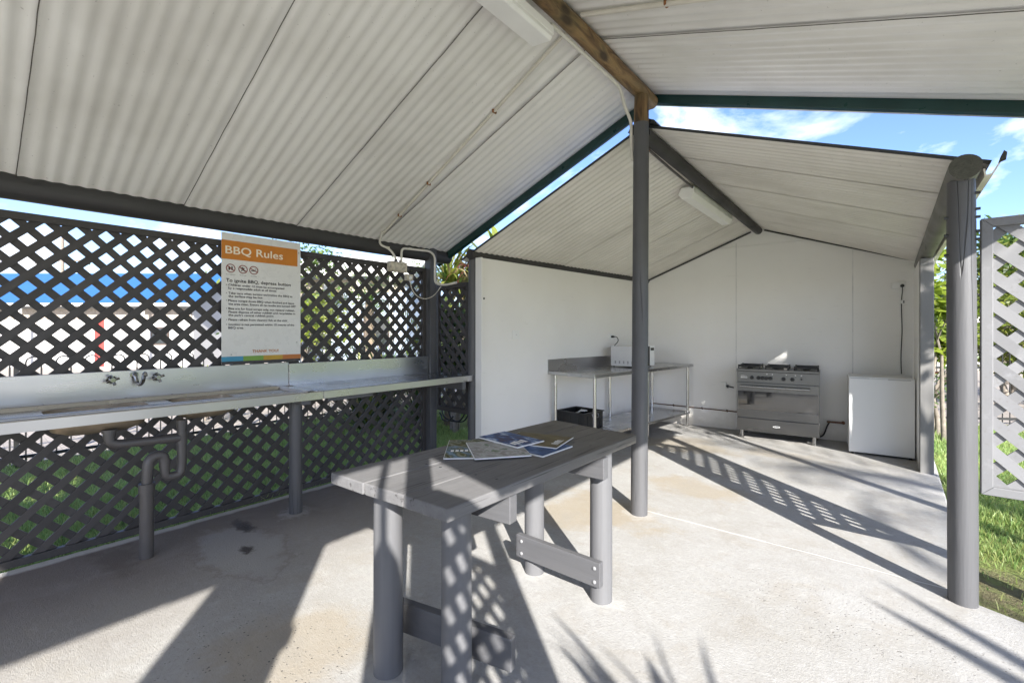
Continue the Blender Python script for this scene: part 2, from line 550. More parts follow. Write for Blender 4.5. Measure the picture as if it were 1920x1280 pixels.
    # lime splash round post feet
    for (x, y) in ((-1.43, 3.254), (-1.126, 2.097), (-1.552, 2.098), (-1.557, 1.11), (-3.46, 1.63)):
        b = blob(x, y, 0.14, 0.14, 0.5, 16.0)
        c = s.mix(s.ramp(b, [(0.5, 0.45), (1.15, 0.0)]), c, (0.44, 0.435, 0.42))
    ro = s.mix(wet, s.ramp(mid, [(0.3, 0.72), (0.7, 0.9)]), (0.4, 0.4, 0.4))
    s.p(Base_Color=c, Roughness=ro, Specular_IOR_Level=0.35)
    h = s.math('ADD', s.math('MULTIPLY', s.math('ADD', fine, spk), 0.9), s.math('MULTIPLY', brush, 0.9))
    h = s.math('SUBTRACT', h, s.math('MULTIPLY', pit, 1.2))
    s.bump(h, 0.4, 0.007)
    return s.m


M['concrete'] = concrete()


def lawn():
    s = NT('lawn')
    vec = s.coord((1, 1, 1))
    a = s.noise(vec, 0.7, 5, 0.6)
    b = s.noise(vec, 40, 4, 0.7)
    c = s.mix(s.ramp(a, [(0.35, 0.0), (0.7, 1.0)]), (0.14, 0.22, 0.05), (0.21, 0.24, 0.08))
    c = s.mix(s.ramp(b, [(0.45, 0.0), (0.75, 0.8)]), c, (0.16, 0.13, 0.07))
    sep = s.n('ShaderNodeSeparateXYZ', {0: vec})
    dx = s.math('DIVIDE', s.math('SUBTRACT', sep.outputs[0], 1.0), 0.9)
    dy = s.math('DIVIDE', s.math('SUBTRACT', sep.outputs[1], 3.55), 0.5)
    d = s.math('ADD', s.math('SQRT', s.math('ADD', s.math('MULTIPLY', dx, dx), s.math('MULTIPLY', dy, dy))), s.math('MULTIPLY', s.math('SUBTRACT', s.noise(vec, 7, 5, 0.7), 0.5), 1.6))
    c = s.mix(s.ramp(d, [(0.6, 0.85), (1.1, 0.0)]), c, s.mix(b, (0.08, 0.065, 0.04), (0.20, 0.165, 0.10)))
    s.p(Base_Color=c, Roughness=0.9, Specular_IOR_Level=0.2)
    s.bump(b, 0.8, 0.03)
    return s.m


M['lawn'] = lawn()
M['soil'] = plain('leaf litter soil', (0.13, 0.095, 0.06), 0.95, var=0.5, scale=14, bump=0.8, bdist=0.02)


def paving():
    s = NT('pale paving')
    vec = s.coord((1, 1, 1))
    br = s.n('ShaderNodeTexBrick', {'Vector': vec, 'Color1': (0.36, 0.31, 0.26, 1), 'Color2': (0.30, 0.255, 0.215, 1), 'Mortar': (0.15, 0.13, 0.11, 1), 'Scale': 4.0, 'Mortar Size': 0.012}).outputs[0]
    s.p(Base_Color=s.mix(s.math('MULTIPLY', s.noise(vec, 2, 5), 0.6), br, (0.34, 0.30, 0.255)), Roughness=0.85)
    return s.m


M['paving'] = paving()
M['paving_bounce'] = plain('pale bounce paving', (0.52, 0.50, 0.46), 0.85, var=0.12, scale=2)


def slat_paint(name, col, var=0.3, rough=0.55):
    s = NT(name)
    g = s.n('ShaderNodeNewGeometry')
    r = g.outputs['Random Per Island']
    c = s.mix(r, tuple(k * (1 - var) for k in col), tuple(k * (1 + var) for k in col))
    w = s.noise(s.coord((6, 6, 6)), 1.0, 6, 0.7)
    c = s.mix(s.ramp(w, [(0.55, 0.0), (0.72, 0.5)]), c, tuple(min(1, k * 1.7) for k in col))
    d = s.noise(s.coord((40, 40, 40)), 1.0, 3, 0.6)
    c = s.mix(s.ramp(d, [(0.6, 0.0), (0.75, 0.35)]), c, (0.10, 0.085, 0.07))
    s.p(Base_Color=c, Roughness=rough)
    s.bump(s.noise(s.coord((30, 30, 30)), 1.0, 4), 0.2, 0.003)
    return s.m


M['lat_backlit'] = slat_paint('backlit grey lattice paint', (0.052, 0.047, 0.045))  # same lattice grey, with the backlit shade put into the colour
M['lat_grey'] = slat_paint('weathered grey lattice paint', (0.175, 0.175, 0.18), 0.15)


def leaf(name, c1, c2, trans=0.35):
    s = NT(name)
    oi = s.n('ShaderNodeNewGeometry')
    rnd = oi.outputs['Random Per Island']
    c = s.mix(rnd, c1, c2)
    s.p(Base_Color=c, Roughness=0.45, Specular_IOR_Level=0.4)
    tr = s.n('ShaderNodeBsdfTranslucent', {'Color': s.mix(rnd, tuple(k * 1.3 for k in c1), tuple(k * 1.5 for k in c2))})
    ms = s.n('ShaderNodeMixShader', {0: trans, 1: s.b.outputs[0], 2: tr.outputs[0]})
    out = s.t.nodes['Material Output']
    s.t.links.new(ms.outputs[0], out.inputs[0])
    return s.m


M['leaf_green'] = leaf('garden leaf green', (0.045, 0.10, 0.02), (0.11, 0.17, 0.035))
M['leaf_yellow'] = leaf('yellow green leaf', (0.12, 0.16, 0.025), (0.24, 0.26, 0.05))
M['leaf_lime'] = leaf('lime leaf', (0.14, 0.20, 0.02), (0.26, 0.32, 0.04), 0.5)
M['leaf_dark'] = leaf('dark strap leaf', (0.035, 0.06, 0.02), (0.08, 0.11, 0.035))
M['leaf_straw'] = leaf('dry straw leaf', (0.20, 0.15, 0.07), (0.36, 0.29, 0.14))
M['leaf_red'] = leaf('bronze leaf', (0.08, 0.022, 0.02), (0.20, 0.07, 0.045))
M['grass'] = leaf('grass blade', (0.19, 0.31, 0.09), (0.34, 0.42, 0.15), 0.45)
M['grass_dry'] = leaf('sun bleached grass blade', (0.24, 0.30, 0.08), (0.34, 0.36, 0.14), 0.45)

# ------------------------------------------------------------------- setting
mb = MB()
mb.add([(-250, -250, -0.05), (250, -250, -0.05), (250, 250, -0.05), (-250, 250, -0.05)], [(0, 1, 2, 3)])
o = mb.build('ground', M['lawn'])
o['kind'] = 'structure'

mb = MB()
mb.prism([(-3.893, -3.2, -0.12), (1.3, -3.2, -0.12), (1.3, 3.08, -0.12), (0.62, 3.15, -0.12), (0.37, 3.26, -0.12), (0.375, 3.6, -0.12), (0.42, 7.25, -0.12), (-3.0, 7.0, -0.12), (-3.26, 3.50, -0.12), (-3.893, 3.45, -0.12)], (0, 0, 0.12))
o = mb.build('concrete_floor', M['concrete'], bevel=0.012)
o['kind'] = 'structure'

mb = MB()
mb.add([(-7.25, -30, -0.045), (-7.15, 2.2, -0.045), (-7.3, 6.0, -0.045), (-9.5, 14, -0.045), (-16, 30, -0.045), (-60, 30, -0.045), (-60, -30, -0.045)], [(0, 1, 2, 3, 4, 5, 6)])
o = mb.build('pavement', M['paving'])
o['kind'] = 'structure'
mb = MB()
mb.add([(-1.0, 9.7, -0.045), (1.2, 9.75, -0.045), (6, 12.5, -0.045), (6, 30, -0.045), (-4, 30, -0.045)], [(0, 1, 2, 3, 4)])
o = mb.build('path', M['paving'])
o['kind'] = 'structure'
mb = MB()
mb.add([(1.32, -7.0, -0.045), (22, -7.0, -0.045), (22, 3.0, -0.045), (4.2, 1.6, -0.045), (1.32, 2.2, -0.045)], [(0, 1, 2, 3, 4)])
mb.add([(-6.0, -8.0, -0.045), (1.315, -8.0, -0.045), (1.315, -3.22, -0.045), (-6.0, -3.22, -0.045)], [(0, 1, 2, 3)])
o = mb.build('pavement', M['paving_bounce'])  # unseen pale ground, added to bounce sunlight up onto the ceiling
o['kind'] = 'structure'

def grass_patch(name, areas, mats, seed):
    rnd = random.Random(seed)
    mb = MB()
    for (x0, x1, y0, y1, n, h, test) in areas:
        for i in range(n):
            x = rnd.uniform(x0, x1)
            y = rnd.uniform(y0, y1)
            if test and not test(x, y):
                continue
            a = rnd.uniform(0, 2 * pi)
            hh = h * rnd.uniform(0.5, 1.25) * (0.75 + 0.6 * (mnoise.noise(V((x * 1.7, y * 1.7, seed))) + 0.3))
            w = rnd.uniform(0.0025, 0.0045)
            lean = rnd.uniform(0.15, 0.8) * hh
            la = rnd.uniform(0, 2 * pi)
            dx, dy = cos(a) * w, sin(a) * w
            lx, ly = cos(la) * lean, sin(la) * lean
            z0 = -0.052
            mb.mi = 1 if (rnd.random() < 0.22 + 0.3 * mnoise.noise(V((x * 0.9, y * 0.9, 5.1)))) else 0
            mb.add([(x - dx, y - dy, z0), (x + dx, y + dy, z0), (x + dx * 0.8 + lx * 0.4, y + dy * 0.8 + ly * 0.4, z0 + hh * 0.6), (x - dx * 0.8 + lx * 0.4, y - dy * 0.8 + ly * 0.4, z0 + hh * 0.6), (x + lx, y + ly, z0 + hh)], [(0, 1, 2, 3), (3, 2, 4)])
    o = mb.build(name, mats)
    o['kind'] = 'stuff'
    return o


grass_patch('lawn_grass', [(-5.4, -3.88, -0.6, 4.6, 26000, 0.075, None), (-7.1, -5.4, -0.2, 5.5, 13000, 0.085, None), (-4.6, -3.35, 3.5, 6.5, 7000, 0.08, lambda x, y: x < -3.32),
                           (-3.95, -3.897, -1, 3.4, 900, 0.05, None)], [M['grass'], M['grass_dry']], 3)
grass_patch('verge_grass', [(0.4, 1.7, 3.3, 6.8, 17000, 0.06, lambda x, y: x > 0.43 and random.random() < min(1, max(0.06, (((x - 1.0) / 0.9) ** 2 + ((y - 3.55) / 0.5) ** 2 - 0.7)))), (0.4, 2.4, 6.8, 9.7, 9000, 0.08, None)], [M['grass'], M['grass_dry']], 4)

# ---------------------------------------------------------- corrugated sheet
PITCH = 0.0762


def sheet(mb, R0, E0, R1, E1, amp=0.0036, ns=4, thick=0.0012, pts=8, lap=0.004, phase=0.0):
    R0, E0, R1, E1 = V(R0), V(E0), V(R1), V(E1)
    L = (R1 - R0).length
    k = max(6, int(round(L / PITCH * pts)))
    phase = 2 * pi * R0.y / PITCH
    nrm = (R1 - R0).cross(E0 - R0).normalized()
    if nrm.z < 0:
        nrm = -nrm
    top = []
    bot = []
    for i in range(k + 1):
        t = i / k
        off = amp * sin(2 * pi * (t * L / PITCH) + phase) + lap * (t - 0.5)
        for j in range(ns + 1):
            s_ = j / ns
            p = (R0.lerp(R1, t)).lerp(E0.lerp(E1, t), s_)
            bot.append(p + nrm * off)
            top.append(p + nrm * (off + thick))
    n = (k + 1) * (ns + 1)
    w = ns + 1
    fs = []
    for i in range(k):
        for j in range(ns):
            a, b, c, d = i * w + j, i * w + j + 1, (i + 1) * w + j + 1, (i + 1) * w + j
            fs.append((a, b, c, d))
            fs.append((n + d, n + c, n + b, n + a))
    for i in range(k):
        fs.append((i * w, (i + 1) * w, n + (i + 1) * w, n + i * w))
        fs.append((i * w + ns, n + i * w + ns, n + (i + 1) * w + ns, (i + 1) * w + ns))
    for j in range(ns):
        fs.append((j, n + j, n + j + 1, j + 1))
        fs.append((k * w + j, k * w + j + 1, n + k * w + j + 1, n + k * w + j))
    mb.add(top and bot + top, fs)
    return mb


def lerp(a, b, t):
    return tuple(a[i] + (b[i] - a[i]) * t for i in range(len(a)))


# ================================================================ NEAR SHELTER
near = thing('picnic_shelter', (-1.43, 1.0, 0), 'open gabled shelter over the sink and table, cream corrugated roof, bare wood ridge log', 'shelter')
RX, RZ = -1.43, 3.25
LS = (RZ - 2.252) / (3.853 - 1.43)
RS = 0.3457
seams = [-2.93, -2.135, -1.34, -0.545, 0.25, 1.05, 1.845, 2.635, 3.53]
LX = -4.02


def zl(x):
    return RZ - (RX - x) * LS


def zr(x):
    return RZ - (x - RX) * RS


for i in range(len(seams) - 1):
    y0, y1 = seams[i] - 0.03, seams[i + 1] + (0.03 if i < len(seams) - 2 else 0)
    mb = MB()
    sheet(mb, (RX - 0.01, y0, zl(RX - 0.01)), (LX, y0, zl(LX)), (RX - 0.01, y1, zl(RX - 0.01)), (LX, y1, zl(LX)), ns=2, lap=0.011)
    mb.build('roof_sheet', M['sheet'], near, smooth=50)
    xe = 1.154 if seams[i] >= -0.55 else 0.73
    y0 = seams[i] if i == 3 else y0
    mb = MB()
    sheet(mb, (RX + 0.01, y0, zr(RX + 0.01)), (xe, y0, zr(xe)), (RX + 0.01, y1, zr(RX + 0.01)), (xe, y1, zr(xe)), ns=2, lap=0.011)
    mb.build('roof_sheet', M['sheet'], near, smooth=50)
for y in seams[1:-1]:
    for sgn in (-1, 1):
        a = V((RX + sgn * 0.05, y - 0.034, (zl if sgn < 0 else zr)(RX + sgn * 0.05) - 0.0105))
        xe = LX + 0.02 if sgn < 0 else (1.13 if y > -0.5 else 0.71)
        b = V((xe, y - 0.034, (zl if sgn < 0 else zr)(xe) - 0.0105))
        mb = MB()
        k = 24
        mb.tube([a.lerp(b, q / k) + V((0, 0.004 * mnoise.noise(V((q * 0.7, y * 3, sgn * 2.0))), 0)) for q in range(k + 1)], 0.0022, 5)
        mb.build('lap_seam', M['seam'], near)  # dark tube paints in the shadow line at each sheet lap
# ridge cap
mb = MB()
for sx, sl in ((-1, LS), (1, RS)):
    mb.add([(RX, -2.95, RZ + 0.035), (RX + sx * 0.2, -2.95, RZ + 0.03 - 0.2 * sl), (RX + sx * 0.2, 3.56, RZ + 0.03 - 0.2 * sl), (RX, 3.56, RZ + 0.035)], [(0, 1, 2, 3)])
mb.build('ridge_cap', M['green'], near)
# barge trim along the gable edge
for (xa, za, xb, zb) in ((RX, RZ, LX, zl(LX)), (RX, RZ, 1.154, zr(1.154))):
    mb = MB()
    d = V((xb - xa, 0, zb - za)).normalized()
    up = V((-d.z, 0, d.x)) if d.x > 0 else V((d.z, 0, -d.x))
    a = V((xa, 0, za))
    b = V((xb, 0, zb))
    prof = [(3.515, -0.055), (3.515, 0.02), (3.50, 0.02), (3.50, 0.032), (3.56, 0.032), (3.56, -0.065), (3.535, -0.065)]
    poly = [a + V((0, y, 0)) + up * h for y, h in prof]
    mb.prism(poly, b - a)
    mb.build('barge_trim', M['green'], near, bevel=0.003)
# flashing lip just inside the gable end
# ridge log
mb = MB()
mb.log((RX, -2.9, 3.198), (RX, 3.50, 3.185), 0.047, 0.053, seed=1, amp=0.16, n=28, step=0.05)
o = mb.build('ridge_beam', [M['bare_y'], M['endgrain']], near, smooth=60)
for p in o.data.polygons:
    if len(p.vertices) > 8:
        p.material_index = 1
# eave logs
mb = MB()
mb.log((-3.90, -2.9, 2.205), (-3.89, 3.585, 2.222), 0.085, 0.080, seed=2, amp=0.03)
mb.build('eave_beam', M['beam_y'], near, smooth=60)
mb = MB()
mb.log((1.0, -0.22, 2.315), (1.0, 3.45, 2.315), 0.075, 0.075, seed=3, amp=0.03)
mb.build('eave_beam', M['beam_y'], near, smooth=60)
mb = MB()
mb.log((0.26, -2.9, 2.585), (0.26, 0.25, 2.585), 0.06, 0.06, seed=4, amp=0.03)
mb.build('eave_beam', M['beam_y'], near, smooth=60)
# posts
mb = MB()
mb.log((-1.432, 3.262, -0.02), (-1.415, 3.262, 2.93), 0.062, 0.056, seed=5, amp=0.03, n=28)
post_mid = mb.build('post', M['post'], near, smooth=60)
mb = MB()
mb.log((-1.415, 3.262, 2.93), (-1.413, 3.262, 3.135), 0.056, 0.052, seed=5, amp=0.04, n=28)
mb.build('post_top', M['bare_z'], near, smooth=60, label='bare unpainted top of the middle post')
mb = MB()
mb.box((-3.905, 3.255, -0.05), (-3.805, 3.345, 2.30))
mb.build('post', M['post'], near, bevel=0.006)
mb = MB()
mb.log((1.0, 3.30, -0.05), (1.0, 3.30, 2.25), 0.065, 0.06, seed=6)
mb.build('post', M['post'], near, smooth=60)
for (x, y) in ((0.28, -2.85), (-3.9, -2.85)):
    mb = MB()
    mb.log((x, y, -0.05), (x, y, 2.53 if x > 0 else 2.15), 0.06, 0.055, seed=7)
    mb.build('post', M['post'], near, smooth=60)

# ================================================================ FAR SHELTER
far = thing('kitchen_shelter', (-1.4, 5.2, 0), 'three sided white panelled cooking shelter under its own lower gabled roof', 'shelter')
# roof corners (front edge, back edge)
fR0, fR1 = (-1.43, 3.35, 2.945), (-1.335, 7.15, 2.782)
fL0, fL1 = (-3.42, 3.35, 2.115), (-2.98, 7.0, 2.10)
fE0, fE1 = (0.42, 3.35, 2.232), (0.44, 7.25, 2.118)
nsh = 5
for i in range(nsh):
    t0 = i / nsh - (0.014 if i else 0)
    t1 = (i + 1) / nsh + 0.014 * (i < nsh - 1)
    for e0, e1 in ((fL0, fL1), (fE0, fE1)):
        mb = MB()
        sheet(mb, lerp(fR0, fR1, t0), lerp(e0, e1, t0), lerp(fR0, fR1, t1), lerp(e0, e1, t1), ns=2, lap=0.006, amp=0.004)
        mb.build('roof_sheet', M['sheet_far'], far, smooth=50)
# thin dark edge strip on the front of the roof
for e0 in (fL0, fE0):
    mb = MB()
    a, b = V(fR0), V(e0)
    d = (b - a).normalized()
    up = V((-d.z, 0, d.x)) if d.x > 0 else V((d.z, 0, -d.x))
    mb.prism([a + V((0, -0.012, 0)) + up * -0.009, a + V((0, -0.012, 0)) + up * 0.010, a + V((0, 0.03, 0)) + up * 0.010, a + V((0, 0.03, 0)) + up * 0.0065, a + V((0, -0.006, 0)) + up * 0.0065, a + V((0, -0.006, 0)) + up * -0.009], b - a)
    mb.build('barge_trim', M['dark_trim'], far)
mb = MB()
mb.prism([(-1.52, 3.30, 2.945), (-1.43, 3.30, 3.0), (-1.33, 3.30, 2.95), (-1.31, 3.30, 2.915), (-1.43, 3.30, 2.965), (-1.54, 3.30, 2.91)], (0.09, 3.9, -0.13))
mb.build('ridge_cap', M['dark_trim'], far)
# ridge log
mb = MB()
mb.log((-1.425, 3.33, 2.880), (-1.332, 6.93, 2.742), 0.053, 0.050, seed=8, amp=0.04)
mb.build('ridge_beam', M['beam_y'], far, smooth=60)
# left eave log, right eave log
mb = MB()
mb.log((-3.29, 3.33, 2.165), (-2.86, 6.80, 2.155), 0.052, 0.050, seed=9, amp=0.03)
mb.build('eave_beam', M['beam_y'], far, smooth=60)
mb = MB()
mb.log((0.308, 3.15, 2.182), (0.325, 7.05, 2.14), 0.062, 0.062, seed=10, amp=0.03, n=28)
o = mb.build('eave_beam', [timber('grey eave log', (0.15, 0.145, 0.13), 'Y'), M['endgrain']], far, smooth=60)
for p in o.data.polygons:
    if len(p.vertices) > 8:
        p.material_index = 1
# gutter on the right
mb = MB()
prof = [(0.385, 2.19), (0.39, 2.15), (0.42, 2.155), (0.452, 2.222), (0.446, 2.224), (0.416, 2.162), (0.396, 2.158), (0.391, 2.19)]
mb.prism([(x, 3.28, z) for x, z in prof], (0.0, 3.9, -0.05))
mb.build('gutter', M['gutter'], far)
mb = MB()
mb.prism([(x, 3.265, z) for x, z in [(0.436, 2.205), (0.444, 2.235), (0.455, 2.262), (0.466, 2.25), (0.462, 2.215)]], (0, 0.012, 0))
mb.build('gutter_end', M['dark_trim'], far)
# posts
mb = MB()
mb.log((0.308, 3.235, -0.05), (0.300, 3.235, 2.13), 0.0575, 0.055, seed=11, amp=0.03, n=30)
o = mb.build('post', M['post'], far, smooth=60, label='stout round post with long splits at the open front right corner')
for (z, sgn) in ((2.06, 1), (1.98, 1), (1.94, 1), (1.87, 1), (1.83, 1), (1.95, -1), (1.86, -1), (1.76, -1)):
    mb = MB()
    mb.cyl((0.302 + sgn * 0.045, 3.215, z), (0.302 + sgn * 0.066, 3.215, z), 0.007, n=8)
    mb.build('bolt_end', M['dark_trim'], far)
mb = MB()
mb.log((-3.31, 3.40, -0.05), (-3.30, 3.40, 2.13), 0.052, 0.05, seed=12, amp=0.02)
mb.build('post', M['post'], far, smooth=60)
mb = MB()
mb.box((0.266, 5.94, -0.02), (0.368, 6.06, 2.08))
mb.build('post', timber('grey flat post', (0.19, 0.185, 0.178), 'Z', checks=False), far, bevel=0.006, label='square sawn post beside the fridge')
# walls
Wl0, Wl1 = (-3.215, 3.395), (-2.835, 6.80)


def wall_left_x(y):
    return Wl0[0] + (Wl1[0] - Wl0[0]) * (y - Wl0[1]) / (Wl1[1] - Wl0[1])


def back_y(x):
    return 7.062 + 0.0959 * x


mb = MB()
mb.prism([(Wl0[0], Wl0[1], 0.0), (Wl1[0], Wl1[1], 0.0), (Wl1[0], Wl1[1], 2.115), (Wl0[0], Wl0[1], 2.13)], (-0.04, 0.005, 0))
mb.build('wall_panel', M['panel'], far, bevel=0.002)
mb = MB()
mb.box((wall_left_x(3.39) - 0.03, 3.372, 0.0), (wall_left_x(3.39) + 0.055, 3.392, 2.125))
mb.build('edge_strip', M['panel'], far, bevel=0.002)
mb = MB()
mb.cyl((wall_left_x(3.46) - 0.01, 3.46, 1.712), (wall_left_x(3.46) + 0.004, 3.46, 1.712), 0.011, n=14)
mb.build('bolt_hole', M['black_plastic'], far)


def bw(x, z, off=0.0):
    return (x, back_y(x) + off, z)


panels = [(-2.90, -1.605), (-1.605, -0.305), (-0.305, 0.40)]
for k, (xa, xb) in enumerate(panels):
    xa2 = xa + (0.0015 if k else 0)
    xb2 = xb - (0.0015 if k < 2 else 0)

    def ztop(x):
        if x < -1.345:
            return 2.796 - (-1.345 - x) * 0.410
        return 2.796 - (x + 1.345) * 0.371
    pts = [bw(xa2, 0.0), bw(xb2, 0.0), bw(xb2, ztop(xb2))]
    if xa2 < -1.345 < xb2:
        pts.append(bw(-1.345, ztop(-1.345)))
    pts.append(bw(xa2, ztop(xa2)))
    # keep the lower sheet below the gable joint
    if k < 2:
        zz = 2.552
        low = []
        n = len(pts)
        for i in range(n):
            p, q = V(pts[i]), V(pts[(i + 1) % n])
            if p.z <= zz:
                low.append(p)
            if (p.z - zz) * (q.z - zz) < 0:
                low.append(p.lerp(q, (zz - p.z) / (q.z - p.z)))
        pts = low
    mb = MB()
    mb.prism(pts, (0, 0.04, 0))
    mb.build('wall_panel', M['panel'], far, bevel=0.0015)
mb = MB()
mb.prism([bw(-1.96, 2.556, 0.004), bw(-0.66, 2.556, 0.004), bw(-0.72, 2.585, 0.004), bw(-1.345, 2.815, 0.004), bw(-1.90, 2.585, 0.004)], (0, 0.04, 0))
mb.build('wall_panel', M['panel'], far)
for x in (-1.605, -0.305):
    mb = MB()
    mb.bar(bw(x, 0.02, -0.001), bw(x, 2.38 if x > -1 else 2.60, -0.001), 0.012, 0.003, up=(0, 1, 0))
    mb.build('cover_strip', M['strip'], far)
# dark trim where the walls meet roof and floor
mb = MB()
mb.bar(bw(-2.86, 2.145, -0.012), bw(-1.42, 2.735, -0.012), 0.012, 0.02)
mb.build('ceiling_trim', M['beam_y'], far)
mb = MB()
mb.bar(bw(-1.26, 2.742, -0.012), bw(0.27, 2.195, -0.012), 0.012, 0.018)
mb.build('ceiling_trim', M['beam_y'], far)
mb = MB()
mb.bar(bw(-2.83, 0.0, -0.012), bw(-2.825, 2.10, -0.012), 0.014, 0.014, up=(0, 1, 0))
mb.build('corner_trim', M['panel'], far)
# right return panel
mb = MB()
mb.box((0.262, 6.065, 0.0), (0.30, 7.08, 2.07))
mb.build('wall_panel', M['panel'], far, bevel=0.002)

# ================================================================ LATTICE
def clip_rect(poly, w, h):
    def clip(pts, f):
        out = []
        for i in range(len(pts)):
            p, q = pts[i], pts[(i + 1) % len(pts)]
            fp, fq = f(p), f(q)
            if fp >= 0:
                out.append(p)
            if fp * fq < 0:
                t = fp / (fp - fq)
                out.append((p[0] + (q[0] - p[0]) * t, p[1] + (q[1] - p[1]) * t))
        return out
    for f in (lambda p: p[0], lambda p: w - p[0], lambda p: p[1], lambda p: h - p[1]):
        poly = clip(poly, f)
        if len(poly) < 3:
            return []
    return poly


def lattice(parent, org, u, n, w, h, mat, frame_mat, period=0.14, slat=0.044, thick=0.010, fw=0.045, fd=0.04, front='/', ph=0.0, ph2=None, members=True):
    """panel in the plane org + u*a + z*b; n points to the viewer's side"""
    org, u, n = V(org), V(u).normalized(), V(n).normalized()
    z = V((0, 0, 1))
    mb = MB()
    hw = slat / sqrt(2)
    for lay in (0, 1):
        d = 1 if (front == '/') == (lay == 0) else -1
        off = n * (0.0 if lay == 0 else -thick - 0.0006)
        k0 = -int((w + h) / period) - 2
        for k in range(k0, -k0 + 1):
            c = k * period + (ph if d == 1 or ph2 is None else ph2)
            # line: b = d*a + c
            A, B = -0.5, w + 0.5
            poly = [(A, d * A + c - hw), (B, d * B + c - hw), (B, d * B + c + hw), (A, d * A + c + hw)]
            p2 = clip_rect(poly, w, h)
            if len(p2) < 3:
                continue
            mb.prism([org + u * a + z * b + off for a, b in p2], -n * thick)
    mb.build('lattice', mat, parent)
    if members:
        # mitred rectangular frame
        for (a0, b0, a1, b1, nm) in ((0, 0, w, 0, 'bottom_rail'), (0, h, w, h, 'top_rail'), (0, 0, 0, h, 'stile'), (w, 0, w, h, 'stile')):
            if nm == 'bottom_rail':
                q = [(0, 0), (w, 0), (w - fw, fw), (fw, fw)]
            elif nm == 'top_rail':
                q = [(0, h), (fw, h - fw), (w - fw, h - fw), (w, h)]
            elif a0 == 0:
                q = [(0, 0), (fw, fw), (fw, h - fw), (0, h)]
            else:
                q = [(w, 0), (w, h), (w - fw, h - fw), (w - fw, fw)]
            m2 = MB()
            m2.prism([org + u * a + z * b + n * (fd - 0.022) for a, b in q], -n * fd)
            m2.build(nm, frame_mat, parent, bevel=0.003)


lw = thing('lattice_screen', (-3.9, 0.9, 0), 'long backlit grey lattice screen running behind the sink bench and the rules sign', 'lattice screen')
lattice(lw, (-3.90, -2.80, 0.010), (0, 1, 0), (1, 0, 0), 6.06, 2.055, M['lat_backlit'], M['lat_backlit'], period=0.1408, slat=0.043, ph=0.032, ph2=0.112)
lr = thing('lattice_screen', (-3.65, 3.42, 0.5), 'small backlit grey lattice panel across the gap between the prep bench and white wall', 'lattice screen')
lattice(lr, (-3.90, 3.425, 0.497), (1, 0, 0), (0, -1, 0), 0.525, 1.395, M['lat_backlit'], M['lat_backlit'], front='\\', period=0.142, slat=0.046, fw=0.05, ph=0.03)
lb = thing('lattice_screen', (0.75, 3.27, 0.55), 'sunlit grey lattice panel fixed beside the right hand post', 'lattice screen')
lattice(lb, (0.374, 3.275, 0.558), (1, 0, 0), (0, -1, 0), 0.62, 1.375, M['lat_grey'], M['lat_grey'], front='\\', period=0.146, slat=0.049, fw=0.042, fd=0.05, ph=0.072, ph2=0.114)
ln = thing('lattice_screen', (0.6, -0.16, 0.5), 'grey lattice panel on the sunny near side, throwing diamond light on the table leg', 'lattice screen')
lattice(ln, (0.285, -0.16, 0.558), (1, 0, 0), (0, -1, 0), 0.66, 1.340, M['lat_grey'], M['lat_grey'], front='\\', period=0.146, slat=0.045, fw=0.042, fd=0.05, ph=0.03, ph2=0.06)
for (x, z) in ((0.222, 2.53), (1.0, 2.25)):
    mb = MB()
    mb.log((x, -0.17, -0.05), (x, -0.17, z), 0.052, 0.05, seed=13)
    mb.build('post', M['post'], near, smooth=60)
fp = thing('parasol_shadow_caster', (0.45, -0.53, -0.05), 'added unseen shadow caster shaped like a folded parasol beside the near lattice panel', 'parasol')  # added out of view to cast shade on the left table leg
mb = MB()
mb.cyl((0.45, -0.53, -0.04), (0.45, -0.53, 2.36), 0.016, n=12)
mb.build('pole', M['fence'], fp, smooth=50)
mb = MB()
mb.lathe((0.45, -0.53, 0.0), [(0.05, 0.85), (0.075, 0.95), (0.085, 1.2), (0.088, 1.6), (0.082, 1.75), (0.06, 1.86), (0.03, 1.92), (0.018, 1.95)], 20)
mb.build('canopy', M['rail_x'], fp, smooth=60)
mb = MB()
mb.lathe((0.45, -0.53, -0.05), [(0.20, 0), (0.20, 0.05), (0.05, 0.09), (0.03, 0.2)], 20)
mb.build('base', M['fence'], fp, smooth=40)
sp = thing('screen_panel', (0.62, -1.57, 0), 'solid grey timber screen closing part of the shelter side behind the camera', 'screen')
mb = MB()
for k in range(7):
    mb.box((0.60, -1.86 + k * 0.0915, 0.02), (0.625, -1.86 + k * 0.0915 + (0.0912 if k < 6 else 0.071), 2.50))
mb.build('boards', M['post'], sp, bevel=0.003)
for z in (0.3, 1.9):
    mb = MB()
    mb.box((0.625, -1.86, z), (0.66, -1.24, z + 0.08))
    mb.build('rail', M['rail_x'], sp)

